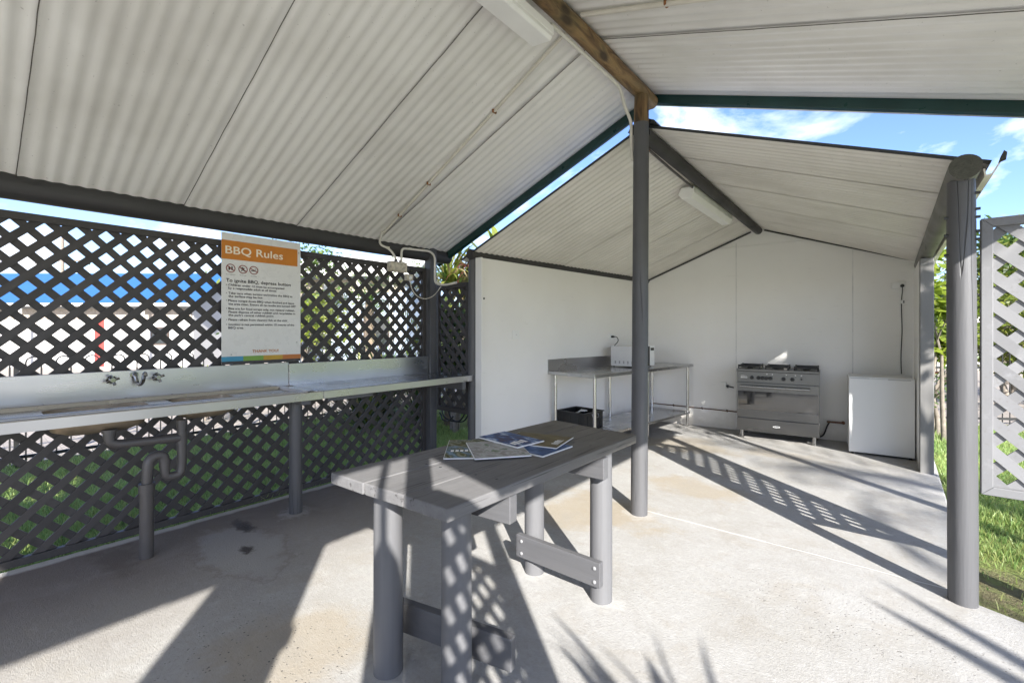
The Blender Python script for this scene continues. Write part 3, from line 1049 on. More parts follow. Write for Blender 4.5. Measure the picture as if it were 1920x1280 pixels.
# ================================================================ SIGN
def text_into(mb, s, org, ux, uz, size=None, width=None, height=None, bold=0.0, align='LEFT', depth=0.0008):
    cu = bpy.data.curves.new('txt', 'FONT')
    cu.body = s
    cu.size = 1.0
    cu.resolution_u = 3
    cu.offset = bold
    cu.extrude = 0
    ob = bpy.data.objects.new('txt', cu)
    COL.objects.link(ob)
    dg = bpy.context.evaluated_depsgraph_get()
    me = bpy.data.meshes.new_from_object(ob.evaluated_get(dg))
    xs = [v.co.x for v in me.vertices]
    x0, x1 = min(xs), max(xs)
    sx = size if size else 1.0
    if width:
        sx = width / (x1 - x0)
    sy = height if height else sx
    if align == 'CENTER':
        sh = -(x0 + x1) / 2
    else:
        sh = -x0
    org, ux, uz = V(org), V(ux), V(uz)
    mb.add([org + ux * ((v.co.x + sh) * sx) + uz * (v.co.y * sy) for v in me.vertices], [tuple(p.vertices) for p in me.polygons])
    bpy.data.objects.remove(ob)
    bpy.data.curves.remove(cu)
    bpy.data.meshes.remove(me)


sg = thing('rules_sign', (-3.84, 1.56, 1.12), 'white board of barbecue rules with orange heading, fixed to the lattice above the sink', 'sign')
SX = -3.852
SY0, SW, SZ0, SH = 1.262, 0.598, 1.120, 1.0
mb = MB()
mb.box((SX - 0.004, SY0, SZ0), (SX, SY0 + SW, SZ0 + SH))
mb.build('board', M['sign_white'], sg, bevel=0.001)


def srect(name, x0, x1, f0, f1, mat, k=1):
    m2 = MB()
    m2.box((SX + 0.0003, SY0 + x0, SZ0 + SH * (1 - f1)), (SX + 0.0006 * k, SY0 + x1, SZ0 + SH * (1 - f0)))
    return m2.build(name, mat, sg)


srect('heading_band', 0.0, SW * 0.955, 0.057, 0.200, M['sign_orange'], 2)
cw = SW / 4
for i, k in enumerate(('sign_blue', 'sign_green', 'sign_ochre', 'sign_rust')):
    srect('colour_stripe', i * cw, (i + 1) * cw, 0.940, 0.977, M[k], 2)
srect('base_stripe', 0, SW, 0.977, 0.999, M['sign_ink'], 2)
UX, UZ = (0, 1, 0), (0, 0, 1)


def at(x, f, k=0.0016):
    return (SX + k, SY0 + x, SZ0 + SH * (1 - f))


mb = MB()
text_into(mb, 'BBQ Rules', at(0.026, 0.157), UX, UZ, width=0.425, height=0.083, bold=0.012)
mb.build('lettering', M['sign_cream'], sg)
mb = MB()
text_into(mb, 'To ignite BBQ, depress button', at(0.030, 0.372), UX, UZ, width=0.485, height=0.036, bold=0.016)
body = [(0.402, 1, 'Children under 12 must be accompanied', 0.415), (0.427, 0, 'by a responsible adult at all times', 0.352),
        (0.464, 1, 'Take care when turning on/igniting the BBQ as', 0.482), (0.488, 0, 'the surface may be hot', 0.245),
        (0.521, 1, 'Please scrape down BBQ when finished and leave', 0.497), (0.547, 0, 'the area clean. Ensure all gas knobs are turned OFF', 0.510),
        (0.582, 1, 'Bins are for food scraps only, not general rubbish.', 0.503), (0.608, 0, 'Please dispose of other rubbish and recyclables in', 0.506), (0.632, 0, "the park's central rubbish point", 0.330),
        (0.667, 1, 'Please refrain from cleaning fish at the sink', 0.440), (0.703, 1, 'Smoking is not permitted within 10 metres of the', 0.498), (0.729, 0, 'BBQ area', 0.105)]
for f, bl, s_, w_ in body:
    text_into(mb, s_, at(0.046, f), UX, UZ, width=w_, height=0.0235, bold=0.018)
    if bl:
        mb.box((SX + 0.0012, SY0 + 0.031, SZ0 + SH * (1 - f) + 0.005), (SX + 0.0016, SY0 + 0.036, SZ0 + SH * (1 - f) + 0.010))
for x, w_, s1, s2 in ((0.030, 0.062, 'No unsupervised', 'children'), (0.124, 0.045, 'No running', ''), (0.205, 0.042, 'No smoking', '')):
    text_into(mb, s1, at(x, 0.318), UX, UZ, width=w_, height=0.009)
mb.build('lettering', M['sign_ink'], sg)
mb = MB()
text_into(mb, 'THANK YOU!', at(0.215, 0.915), UX, UZ, width=0.20, height=0.031, bold=0.02)
mb.build('lettering', M['sign_rust'], sg)


def ring_into(mb, cx, f, r0, r1, k=0.0016, n=28):
    vs = []
    for j in range(n):
        a = 2 * pi * j / n
        for r in (r0, r1):
            vs.append((SX + k, SY0 + cx + r * cos(a), SZ0 + SH * (1 - f) + r * sin(a)))
    mb.add(vs, [(2 * j, 2 * j + 1, (2 * j + 3) % (2 * n), (2 * j + 2) % (2 * n)) for j in range(n)])


for i, cx in enumerate((0.062, 0.148, 0.226)):
    mb = MB()
    ring_into(mb, cx, 0.268, 0.027, 0.033)
    a = radians(-35 if i < 2 else -28)
    c = V(at(cx, 0.268, 0.0022))
    mb.bar(c - V((0, cos(a), sin(a))) * 0.028, c + V((0, cos(a), sin(a))) * 0.028, 0.0004, 0.006, up=(0, -sin(a), cos(a)))
    o = mb.build('prohibition_icon', M['sign_red'], sg)
    mb = MB()
    c = V(at(cx, 0.268, 0.0014))
    if i == 0:
        for (y, z, s_) in ((-0.010, 0.008, .006), (0.009, 0.008, 0.006)):
            mb.bar(c + V((0, y, z + 0.006)), c + V((0, y, z - 0.022)), 0.0003, 0.010, up=(0, 1, 0))
        mb.bar(c + V((0, -0.012, -0.001)), c + V((0, 0.012, -0.004)), 0.0003, 0.006)
    elif i == 1:
        mb.bar(c + V((0, -0.004, 0.016)), c + V((0, 0.004, -0.006)), 0.0003, 0.010, up=(0, 1, 0.3))
        mb.bar(c + V((0, 0.002, -0.004)), c + V((0, 0.016, -0.016)), 0.0003, 0.006)
        mb.bar(c + V((0, -0.002, -0.004)), c + V((0, -0.014, -0.014)), 0.0003, 0.006)
        mb.bar(c + V((0, -0.016, 0.004)), c + V((0, 0.014, 0.008)), 0.0003, 0.005)
    else:
        mb.bar(c + V((0, -0.020, -0.004)), c + V((0, 0.018, -0.006)), 0.0003, 0.006)
        mb.bar(c + V((0, 0.014, 0.002)), c + V((0, 0.010, 0.014)), 0.0003, 0.002)
    mb.build('pictogram', M['sign_ink'], o)
for (x, f) in ((0.58, 0.085), (0.565, 0.84), (0.066, 0.925)):
    mb = MB()
    c = V(at(x, f, 0.0))
    mb.cyl(c, c + V((0.004, 0, 0)), 0.005, n=10)
    mb.build('screw', M['screw'], sg)

# ================================================================ SINK BENCH
sk = thing('sink_bench', (-3.55, 0.5, 0), 'stainless steel double bowl sink bench with tall splashback under the lattice', 'sink')
BX0, BX1 = -3.835, -3.275
ZT = 0.924


def grid_top(mb, xs, ys, zfun, hole):
    idx = {}
    vs = []
    for i, x in enumerate(xs):
        for j, y in enumerate(ys):
            idx[i, j] = len(vs)
            vs.append((x, y, zfun(x, y)))
    fs = []
    for i in range(len(xs) - 1):
        for j in range(len(ys) - 1):
            if hole((xs[i] + xs[i + 1]) / 2, (ys[j] + ys[j + 1]) / 2):
                continue
            fs.append((idx[i, j], idx[i + 1, j], idx[i + 1, j + 1], idx[i, j + 1]))
    mb.add(vs, fs)


YJ = 1.755
tilt = lambda y: 0.012 * max(0, (YJ - y)) / 1.6
RX0, RX1, RY0, RY1 = -3.755, -3.385, -0.9, 1.63


def sinkz(x, y):
    z = ZT + tilt(y)
    if RX0 - 0.001 <= x <= RX1 + 0.001 and RY0 - .001 <= y <= RY1 + 0.001:
        z -= 0.014
    return z


xs = [BX0, RX0 - 0.016, RX0 - 0.012, RX0, -3.72, -3.43, RX1, RX1 + 0.012, RX1 + 0.016, BX1 - 0.012, BX1]
ys = [-2.0, RY0 - 0.012, RY0, 0.30, 0.76, 0.88, 1.24, RY1, RY1 + 0.012, RY1 + .016, YJ - 0.002]


def in_bowl(x, y):
    return -3.72 < x < -3.43 and (0.30 < y < 0.76 or 0.88 < y < 1.24)


mb = MB()
grid_top(mb, xs, ys, lambda x, y: sinkz(x, y) + (0.006 if (abs(x - (RX1 + 0.014)) < 0.003 or abs(x - (RX0 - 0.014)) < 0.003 or abs(y - (RY1 + 0.014)) < 0.003) else 0), in_bowl)
mb.build('sink_top', M['steel_top'], sk)
# rolled front edge and fascia
mb = MB()
mb.add([(BX1, -2.0, ZT + tilt(-2)), (BX1 + 0.006, -2.0, ZT + tilt(-2) - 0.006), (BX1 + 0.006, -2.0, ZT + tilt(-2) - 0.060), (BX1 - 0.015, -2.0, ZT + tilt(-2) - 0.062),
        (BX1, YJ - .002, ZT), (BX1 + 0.006, YJ - .002, ZT - 0.006), (BX1 + 0.006, YJ - .002, ZT - 0.060), (BX1 - 0.015, YJ - .002, ZT - 0.062)],
       [(0, 1, 5, 4), (1, 2, 6, 5), (2, 3, 7, 6)])
mb.build('front_edge', M['steel_y'], sk)
# raised drip bead along the front
mb = MB()
mb.tube([(BX1 - 0.035, -2.0, ZT + tilt(-2) + 0.002), (BX1 - 0.035, 1.70, ZT + 0.002)], 0.005, 8)
mb.tube([(RX0 - 0.02, -1.0, ZT + tilt(-1) + 0.004), (RX0 - 0.02, 1.62, ZT + 0.004)], 0.006, 8)
mb.build('drip_bead', M['steel_y'], sk, smooth=60)
# splashback
mb = MB()
mb.box((BX0 - 0.012, -2.0, ZT - 0.03), (BX0, YJ - 0.002, 1.108 + 0.008))
mb.build('splashback', M['steel_y'], sk, bevel=0.003)
# bowls (pressed, rounded)
for (y0, y1, dep) in ((0.30, 0.76, 0.135), (0.88, 1.24, 0.115)):
    mb = MB()
    rows = []
    nseg = 32
    cx, cy = -3.575, (y0 + y1) / 2
    ax, ay = 0.145, (y1 - y0) / 2
    for t in (0.0, 0.25, 0.5, 0.75, 0.88, 0.96, 1.0):
        zz = -dep * t
        shrink = 1.0 - (0.16 * t + 0.30 * max(0, t - 0.75) / 0.25 * (1 if t < 1 else 1.6))
        ring = []
        for j in range(nseg):
            a = 2 * pi * j / nseg
            ca, sa = cos(a), sin(a)
            e = 0.45
            px = ax * (abs(ca) ** e) * (1 if ca >= 0 else -1)
            py = ay * (abs(sa) ** e) * (1 if sa >= 0 else -1)
            ring.append((cx + px * shrink, cy + py * shrink, ZT + tilt(cy) - 0.014 + zz))
        rows.append(ring)
    vs = [p for r_ in rows for p in r_]
    fs = []
    for i in range(len(rows) - 1):
        for j in range(nseg):
            j2 = (j + 1) % nseg
            fs.append((i * nseg + j, i * nseg + j2, (i + 1) * nseg + j2, (i + 1) * nseg + j))
    fs.append(tuple((len(rows) - 1) * nseg + j for j in range(nseg)))
    mb.add(vs, fs)
    bowl = mb.build('bowl', M['bowl'], sk, smooth=60)
# screws along the splashback seam
mb = MB()
for y in (0.32, 0.55, 0.70, 0.95, 1.25, 1.47, 1.50, 1.60):
    mb.cyl((BX0 + 0.012, y, ZT + tilt(y) + 0.0), (BX0 + 0.012, y, ZT + tilt(y) + 0.010), 0.006, n=8)
mb.build('screw', M['screw'], sk)
# taps
for y in (0.628, 0.862):
    mb = MB()
    mb.cyl((BX0, y, 1.063), (BX0 + 0.012, y, 1.063), 0.026, n=20)
    mb.cyl((BX0 + 0.012, y, 1.063), (BX0 + 0.050, y, 1.063), 0.013, n=16)
    tp = mb.build('tap', M['chrome'], sk, smooth=40)
    mb = MB()
    mb.cyl((BX0 + 0.045, y, 1.063), (BX0 + 0.064, y, 1.063), 0.016, 0.013, n=16)
    for k in range(4):
        a = radians(20 + 90 * k)
        mb.tube([(BX0 + 0.056, y, 1.063), (BX0 + 0.056, y + 0.034 * cos(a), 1.063 + 0.034 * sin(a))], 0.005, 8, rad=[0.0065, 0.009])
    mb.build('tap_handle', M['chrome'], tp, smooth=40)
mb = MB()
mb.cyl((BX0, 0.744, 1.085), (BX0 + 0.010, 0.744, 1.085), 0.022, n=20)
arc = [(BX0 + 0.008, 0.744, 1.085), (BX0 + 0.03, 0.744, 1.085), (BX0 + 0.035, 0.748, 1.055), (BX0 + 0.05, 0.753, 1.032), (BX0 + 0.09, 0.760, 1.024), (BX0 + 0.12, 0.768, 1.05), (BX0 + 0.125, 0.770, 1.085), (BX0 + 0.13, 0.772, 1.10), (BX0 + 0.15, 0.772, 1.102), (BX0 + 0.158, 0.772, 1.085)]
mb.tube(smooth_path(arc, 0.02, 4), 0.0115, 12)
mb.build('spout', M['chrome'], sk, smooth=50)
# waste pipes
PX = -3.47


def pipe(pts, r, sleeves=()):
    mb = MB()
    mb.tube(smooth_path(pts, 0.06, 6), r, 18)
    for a, b in sleeves:
        mb.cyl(a, b, r * 1.14, n=18)
    return mb


mb = pipe([(PX, 0.562, 0.79), (PX, 0.562, 0.715), (PX, 0.905, 0.697)], 0.026, [((PX, 0.562, 0.80), (PX, 0.562, 0.757)), ((PX, 0.80, 0.703), (PX, 0.90, 0.698))])
mb.cyl((PX, 0.562, 0.805), (PX, 0.562, 0.785), 0.036, n=18)
mb.build('waste_pipe', M['pvc'], sk, smooth=45)
mb = pipe([(PX, 0.913, 0.80), (PX, 0.913, 0.47), (PX, 0.868, 0.462), (PX, 0.825, 0.468), (PX, 0.823, 0.545)], 0.026, [((PX, 0.913, 0.81), (PX, 0.913, 0.762)), ((PX, 0.913, 0.73), (PX, 0.913, 0.655)), ((PX, 0.823, 0.53), (PX, 0.823, 0.575))])
mb.build('waste_trap', M['pvc'], sk, smooth=45)
mb = MB()
mb.tube(smooth_path([(PX, 0.823, 0.555), (PX, 0.815, 0.612), (PX, 0.742, 0.602), (PX, 0.734, 0.40)], 0.06, 6), 0.029, 18)
mb.cyl((PX, 0.734, 0.45), (PX, 0.734, 0.395), 0.041, n=18)
mb.cyl((PX, 0.734, 0.41), (PX, 0.734, -0.01), 0.036, n=20)
mb.build('waste_standpipe', M['pvc'], sk, smooth=45)
# bench post
mb = MB()
mb.log((-3.462, 1.635, -0.02), (-3.462, 1.635, 0.868), 0.047, 0.046, seed=14, amp=0.015)
mb.build('leg', M['post'], sk, smooth=60)
mb = MB()
mb.box((-3.80, 1.60, 0.83), (-3.30, 1.672, 0.884))
mb.build('bearer', M['rail_x'], sk, bevel=0.003)

# prep bench (second unit)
pb = thing('prep_bench', (-3.55, 2.6, 0), 'plain stainless steel bench top joined to the right end of the sink', 'bench')
mb = MB()
mb.box((BX0, YJ + 0.002, ZT - 0.012), (BX1, 3.385, ZT))
mb.build('bench_top', M['steel_top'], pb, bevel=0.003)
mb = MB()
mb.box((BX1 - 0.004, YJ + 0.002, ZT - 0.060), (BX1 + 0.006, 3.385, ZT - 0.001))
mb.build('front_edge', M['steel_y'], pb, bevel=0.003)
mb = MB()
mb.box((BX0 - 0.012, YJ + 0.002, ZT - 0.03), (BX0, 3.25, 1.104))
mb.build('splashback', M['steel_y'], pb, bevel=0.003)
mb = MB()
mb.box((-3.82, 3.24, 0.78), (-3.30, 3.29, 0.908))
mb.build('bearer', M['rail_x'], pb, bevel=0.003)
mb = MB()
mb.box((-3.33, YJ + .05, 0.835), (-3.30, 2.2, 0.862))
mb.build('batten', M['rail_x'], pb, bevel=0.002)

# ================================================================ TABLE
tb = thing('picnic_table', (-1.39, 1.68, 0), 'long charcoal grey timber table on round legs in the middle of the floor', 'table')
cA, cB, cC, cD = (-1.738, 0.962), (-1.085, 0.990), (-1.062, 2.385), (-1.650, 2.452)   # left near, right near, right far, left far
zt, th = 0.80, 0.046
for k in range(3):
    a, b = k / 3 + (0.002 if k else 0), (k + 1) / 3 - (0.002 if k < 2 else 0)
    p0, p1 = lerp(cA, cB, a), lerp(cA, cB, b)
    q0, q1 = lerp(cD, cC, a), lerp(cD, cC, b)
    e = 0.006 * (k % 2)
    mb = MB()
    n = 6
    poly = [(*p0, zt - th), (p1[0], p1[1] + e, zt - th), (*q1, zt - th), (q0[0], q0[1] - e, zt - th)]
    mb.prism([(x, y + (0.004 * k if i < 2 else 0), z - 0.001 * (k % 2)) for i, (x, y, z) in enumerate(poly)], (0, 0, th))
    plank = mb.build('tabletop_plank', M['table'], tb, bevel=0.006, seg=3)
mb = MB()
mb.prism([(cB[0] - 0.024, cB[1] + 0.0052, zt - 0.045), (cB[0] + 0.0008, cB[1] + 0.0052, zt - 0.045), (cB[0] + 0.0014, cB[1] + 0.02, zt - 0.045), (cB[0] + 0.0012, cB[1] + 0.02, zt - 0.006), (cB[0] - 0.01, cB[1] + 0.006, zt - 0.006)], (0, 0.004, 0))
for (bx0, by0, bx1, by1) in ((-1.66, 1.268, -1.13, 1.33), (-1.62, 2.015, -1.11, 2.015)):
    for q in (0.06, 0.25, 0.40, 0.60, 0.75, 0.94):
        x, y = bx0 + (bx1 - bx0) * q, by0 + (by1 - by0) * q
        m2 = MB()
        m2.cyl((x, y, zt - 0.002), (x, y, zt + 0.0008), 0.006, n=10)
        m2.build('screw', M['dark_trim'], tb)
LEGS = {'nl': (-1.557, 1.11), 'nr': (-1.254, 1.20), 'fl': (-1.552, 2.098), 'fr': (-1.126, 2.097)}
for k, (x, y) in LEGS.items():
    mb = MB()
    mb.log((x, y, -0.02), (x, y, zt - th + 0.002), 0.0585 if k[0] == 'n' else 0.056, 0.0565 if k[0] == 'n' else 0.055, seed=20 + ord(k[1]), amp=0.025, n=28)
    mb.build('leg', M['tableleg'], tb, smooth=60)
mb = MB()
mb.bar((-1.70, 1.265, 0.70), (-1.085, 1.335, 0.70), 0.05, 0.105)
mb.build('bearer', M['rail_x'], tb, bevel=0.004)
mb = MB()
mb.bar((-1.68, 2.015, 0.70), (-1.055, 2.015, 0.70), 0.05, 0.105)
mb.build('bearer', M['rail_x'], tb, bevel=0.004)
mb = MB()
mb.bar((-1.66, 1.205, 0.155), (-1.085, 1.335, 0.155), 0.04, 0.125)
mb.build('lower_rail', M['rail_x'], tb, bevel=0.004)
mb = MB()
mb.bar((-1.615, 2.025, 0.165), (-1.085, 2.025, 0.165), 0.036, 0.125)
rl = mb.build('lower_rail', M['rail_x'], tb, bevel=0.004)
mb = MB()
for x in (-1.575, -1.115):
    for z in (0.128, 0.196):
        mb.lathe((0, 0, 0), [(0.010, 0), (0.0095, 0.004), (0.006, 0.007), (0.0, 0.008)], 12)
        k = 4 * 12
        Mx = Matrix.Translation((x, 2.007, z)) @ Matrix.Rotation(radians(90), 4, 'X')
        for i in range(len(mb.v) - k, len(mb.v)):
            mb.v[i] = tuple(Mx @ V(mb.v[i]))
mb.build('bolt', M['bolt'], rl, smooth=50)

# ================================================================ MAGAZINES
def cover_mat(name, stops, scale=6.0, rot=0.0, dist=1.5):
    s = NT(name)
    nz = s.noise(s.coord((scale, scale * 2.2, scale), rot=(0, 0, rot)), 1.0, 4, 0.55, dist)
    s.p(Base_Color=s.ramp(nz, stops), Roughness=0.5, Specular_IOR_Level=0.2)
    return s.m


def magazine(c, u, w, h, z, mat, label, rotjit=0.0, thick=0.005, curl=0.0, strips=(), stripmat=None):
    """c: spine-side corner, u: unit direction of the short edge"""
    u = V((u[0], u[1], 0)).normalized()
    v = V((-u.y, u.x, 0))
    t = thing('magazine', (c[0], c[1], z), label, 'magazine', 'magazines on the table')
    nn = 8

    def P(a, b, zz):
        lift = curl * (b / h) ** 2.2 + 0.0015 * sin(3 * a / w)
        return V((c[0], c[1], 0)) + u * a + v * b + V((0, 0, zz + lift))
    mb = MB()
    vs = []
    for i in range(nn + 1):
        for j in range(2):
            vs.append(P(w * j, h * i / nn, z))
            vs.append(P(w * j, h * i / nn, z + thick))
    fs = []
    for i in range(nn):
        a = i * 4
        b = a + 4
        fs += [(a + 1, a + 3, b + 3, b + 1), (a, b, b + 2, a + 2), (a, a + 1, b + 1, b), (a + 2, b + 2, b + 3, a + 3)]
    fs += [(0, 2, 3, 1), (nn * 4, nn * 4 + 1, nn * 4 + 3, nn * 4 + 2)]
    mb.add(vs, fs)
    mb.build('pages', M['paper'], t, bevel=0.0)
    mb = MB()
    vs = []
    for i in range(nn + 1):
        for j in range(2):
            vs.append(P(0.002 + (w - 0.004) * j, 0.002 + (h - 0.004) * i / nn, z + thick + 0.0006))
    mb.add(vs, [(2 * i, 2 * i + 1, 2 * i + 3, 2 * i + 2) for i in range(nn)])
    mb.build('cover', mat, t, smooth=60)
    if strips:
        mb = MB()
        for (a0, a1, b0, b1) in strips:
            mb.add([P(w * a0, h * b0, z + thick + 0.0014), P(w * a1, h * b0, z + thick + 0.0014), P(w * a1, h * b1, z + thick + 0.0014), P(w * a0, h * b1, z + thick + 0.0014)], [(0, 1, 2, 3)])
        mb.build('masthead', stripmat or M['paper'], t)
    return t


zt2 = zt + 0.001
c_land = cover_mat('cover landscape photo', [(0.34, (0.018, 0.025, 0.007)), (0.46, (0.10, 0.10, 0.02)), (0.50, (0.28, 0.27, 0.22)), (0.55, (0.05, 0.07, 0.02)), (0.62, (0.14, 0.21, 0.29)), (0.8, (0.35, 0.41, 0.46))], 7, 0.75)
c_rock = cover_mat('cover rocky coast photo', [(0.25, (0.12, 0.06, 0.04)), (0.42, (0.25, 0.24, 0.23)), (0.55, (0.38, 0.38, 0.38)), (0.66, (0.08, 0.13, 0.06)), (0.8, (0.34, 0.34, 0.36))], 9, 0.2)
c_blue = cover_mat('cover blue sea photo', [(0.32, (0.07, 0.035, 0.03)), (0.45, (0.02, 0.04, 0.13)), (0.54, (0.06, 0.12, 0.28)), (0.62, (0.36, 0.43, 0.54)), (0.8, (0.10, 0.06, 0.05))], 6, 1.2)
c_blue2 = cover_mat('cover deep blue photo', [(0.3, (0.012, 0.03, 0.09)), (0.55, (0.04, 0.09, 0.22)), (0.75, (0.28, 0.34, 0.44))], 6, 0.4)
c_brown = cover_mat('cover brown field photo', [(0.3, (0.06, 0.045, 0.018)), (0.6, (0.13, 0.105, 0.05)), (0.8, (0.19, 0.16, 0.09))], 5, 0.9)
lets = [(0.12 + 0.075 * i, 0.165 + 0.075 * i, 0.14, 0.14 + 0.05 + 0.02 * (i % 2)) for i in range(5)]
magazine((-1.755, 1.628), (0.68, -0.735), 0.345, 0.245, zt2, c_land, 'open air landscape magazine lying nearest the left of the table', strips=[(0.62, 0.70, 0.10 + 0.09 * q, 0.16 + 0.09 * q) for q in range(6)])
magazine((-1.392, 1.442), (0.61, 0.79), 0.258, 0.30, zt2 + 0.0062, c_rock, 'magazine with a grey rocky cover lying across the landscape one', thick=0.006)
magazine((-1.195, 1.68), (0.02, 1.0), 0.245, 0.30, zt2, c_blue2, 'dark blue covered magazine under the brown one', thick=0.006)
magazine((-1.215, 1.82), (-0.22, 0.97), 0.25, 0.31, zt2 + 0.0075, c_brown, 'brown covered magazine with a raised white title', thick=0.004, curl=0.0, strips=[(0.22, 0.62, 0.06, 0.075), (0.25, 0.31, 0.085, 0.17), (0.34, 0.40, 0.085, 0.16), (0.43, 0.5, 0.085, 0.17), (0.53, 0.58, 0.085, 0.16)])
magazine((-1.353, 1.693), (0.12, 0.99), 0.19, 0.295, zt2 + 0.0135, c_blue, 'blue and white covered magazine topmost of the pile', thick=0.006, strips=[(0.10 + 0.13 * q, 0.19 + 0.13 * q, 0.12, 0.26 + 0.03 * (q % 2)) for q in range(4)])

# ================================================================ STEEL BENCH (far)
BR = atan2(-0.25, 2.27)
sb = thing('steel_bench', (-2.42, 4.37, 0), 'stainless steel work bench with splashback and undershelf along the white wall', 'bench', rotz=atan2(0.27, 2.27) * -1)
# local frame: x across (toward wall is -x), y along
Lb, Wb = 2.40, 0.68


def lb_(name, mbx, mat, **k):
    return mbx.build(name, mat, sb, local=True, **k)


mb = MB()
mb.box((-Wb, 0, 0.862), (0, Lb, 0.902))
lb_('bench_top', mb, M['steel_top'], bevel=0.004)
mb = MB()
mb.box((-Wb - 0.02, 0.0, 0.862), (-Wb, Lb, 1.04))
lb_('splashback', mb, M['steel_y'], bevel=0.004)
mb = MB()
mb.box((-Wb + 0.04, 0.05, 0.190), (-0.03, Lb - 0.05, 0.222))
lb_('shelf', mb, M['steel_top'], bevel=0.003)
for y in (0.07, Lb / 2, Lb - 0.07):
    for x in (-0.055, -Wb + 0.06):
        mb = MB()
        mb.cyl((x, y, 0.04), (x, y, 0.865), 0.019, n=18)
        lg = lb_('leg', mb, M['steel_z'], smooth=50)
        mb = MB()
        mb.lathe((x, y, 0.0), [(0.013, 0), (0.016, 0.008), (0.016, 0.03), (0.019, 0.042)], 16)
        mb.build('foot', M['steel_z'], lg, local=True, smooth=50)

# crate on the shelf
cr = thing('crate', (-2.85, 4.78, 0.223), 'black plastic crate holding bits and pieces on the bench shelf', 'crate', rotz=-0.1)
w_, d_, h_ = 0.20, 0.19, 0.19
mb = MB()
wt = 0.012
mb.box((-w_, -d_, 0.0), (w_, d_, 0.012))
for (a, b) in (((-w_, -d_, 0.012), (w_, -d_ + wt, h_)), ((-w_, d_ - wt, 0.012), (w_, d_, h_)), ((-w_, -d_ + wt, 0.012), (-w_ + wt, d_ - wt, h_)), ((w_ - wt, -d_ + wt, 0.012), (w_, d_ - wt, h_))):
    mb.box(a, b)
for x in (-0.12, 0.0, 0.12):
    mb.box((x - 0.008, -d_ - 0.008, 0.02), (x + 0.008, -d_, h_ - 0.02))
    mb.box((w_, x - 0.008, 0.02), (w_ + 0.008, x + 0.008, h_ - 0.02))
mb.build('body', M['black_plastic'], cr, local=True, bevel=0.003)
mb = MB()
for (a, b) in (((-w_ - 0.014, -d_ - 0.014, h_), (w_ + 0.014, -d_ + wt, h_ + 0.012)), ((-w_ - 0.014, d_ - wt, h_), (w_ + 0.014, d_ + 0.014, h_ + 0.012)), ((-w_ - 0.014, -d_ + wt, h_), (-w_ + wt, d_ - wt, h_ + 0.012)), ((w_ - wt, -d_ + wt, h_), (w_ + 0.014, d_ - wt, h_ + 0.012))):
    mb.box(a, b)
mb.build('rim', M['black_plastic'], cr, local=True, bevel=0.003)
mb = MB()
mb.tube(smooth_path([(w_ + 0.016, -0.06, h_ - 0.005), (w_ + 0.035, -0.06, h_ - 0.05), (w_ + 0.035, 0.06, h_ - 0.05), (w_ + 0.016, 0.06, h_ - 0.005)], 0.02), 0.004, 8)
mb.build('handle', M['screw'], cr, local=True, smooth=50)
tg = thing('tongs', (-2.85, 4.78, 0.37), 'metal kitchen tongs lying in the black crate', 'tongs')
mb = MB()
mb.tube([(-2.95, 4.72, 0.36), (-2.80, 4.72, 0.425), (-2.74, 4.70, 0.435)], 0.008, 8)
mb.tube([(-2.95, 4.72, 0.36), (-2.81, 4.76, 0.42), (-2.75, 4.76, 0.43)], 0.008, 8)
mb.build('arm', M['white_plastic'], tg, smooth=50)
mb = MB()
mb.tube([(-2.98, 4.85, 0.33), (-2.88, 4.87, 0.41), (-2.80, 4.88, 0.40)], 0.012, 8)
mb.build('blade', M['steel_z'], tg, smooth=50)

# microwave
mw = thing('microwave', (-2.62, 5.5, 0.905), 'white microwave oven standing on the steel bench behind the middle post', 'microwave', rotz=-0.1)
mb = MB()
mb.box((-0.20, 0.0, 0.014), (0.17, 0.46, 0.275))
mb.build('casing', M['mw_side'], mw, local=True, bevel=0.006)
mb = MB()
mb.box((0.17, 0.002, 0.016), (0.188, 0.33, 0.272))
mb.build('door', M['black_plastic'], mw, local=True, bevel=0.003)
mb = MB()
mb.box((0.17, 0.334, 0.016), (0.186, 0.458, 0.272))
cp = mb.build('control_panel', M['white_plastic'], mw, local=True, bevel=0.002)
mb = MB()
mb.box((0.186, 0.35, 0.215), (0.188, 0.44, 0.25))
mb.build('display', M['black_plastic'], cp, local=True)
for k in range(5):
    mb = MB()
    x = -0.14 + k * 0.062
    for q in range(3):
        mb.box((x, -0.0012, 0.05 + q * 0.012), (x + 0.02, 0.001, 0.056 + q * 0.012))
    mb.build('vent', M['sign_ink'], mw, local=True)
mb = MB()
for x in (-0.17, 0.14):
    for y in (0.03, 0.43):
        mb.cyl((x, y, 0.0), (x, y, 0.015), 0.012, n=10)
mb.build('foot', M['black_plastic'], mw, local=True)

# ================================================================ COOKER
ck = thing('gas_cooker', (-1.043, 6.485, 0), 'wide stainless steel gas cooker with oven against the back wall', 'cooker', rotz=0.085)


def ckb(name, mbx, mat, parent=None, **k):
    return mbx.build(name, mat, parent or ck, local=True, **k)


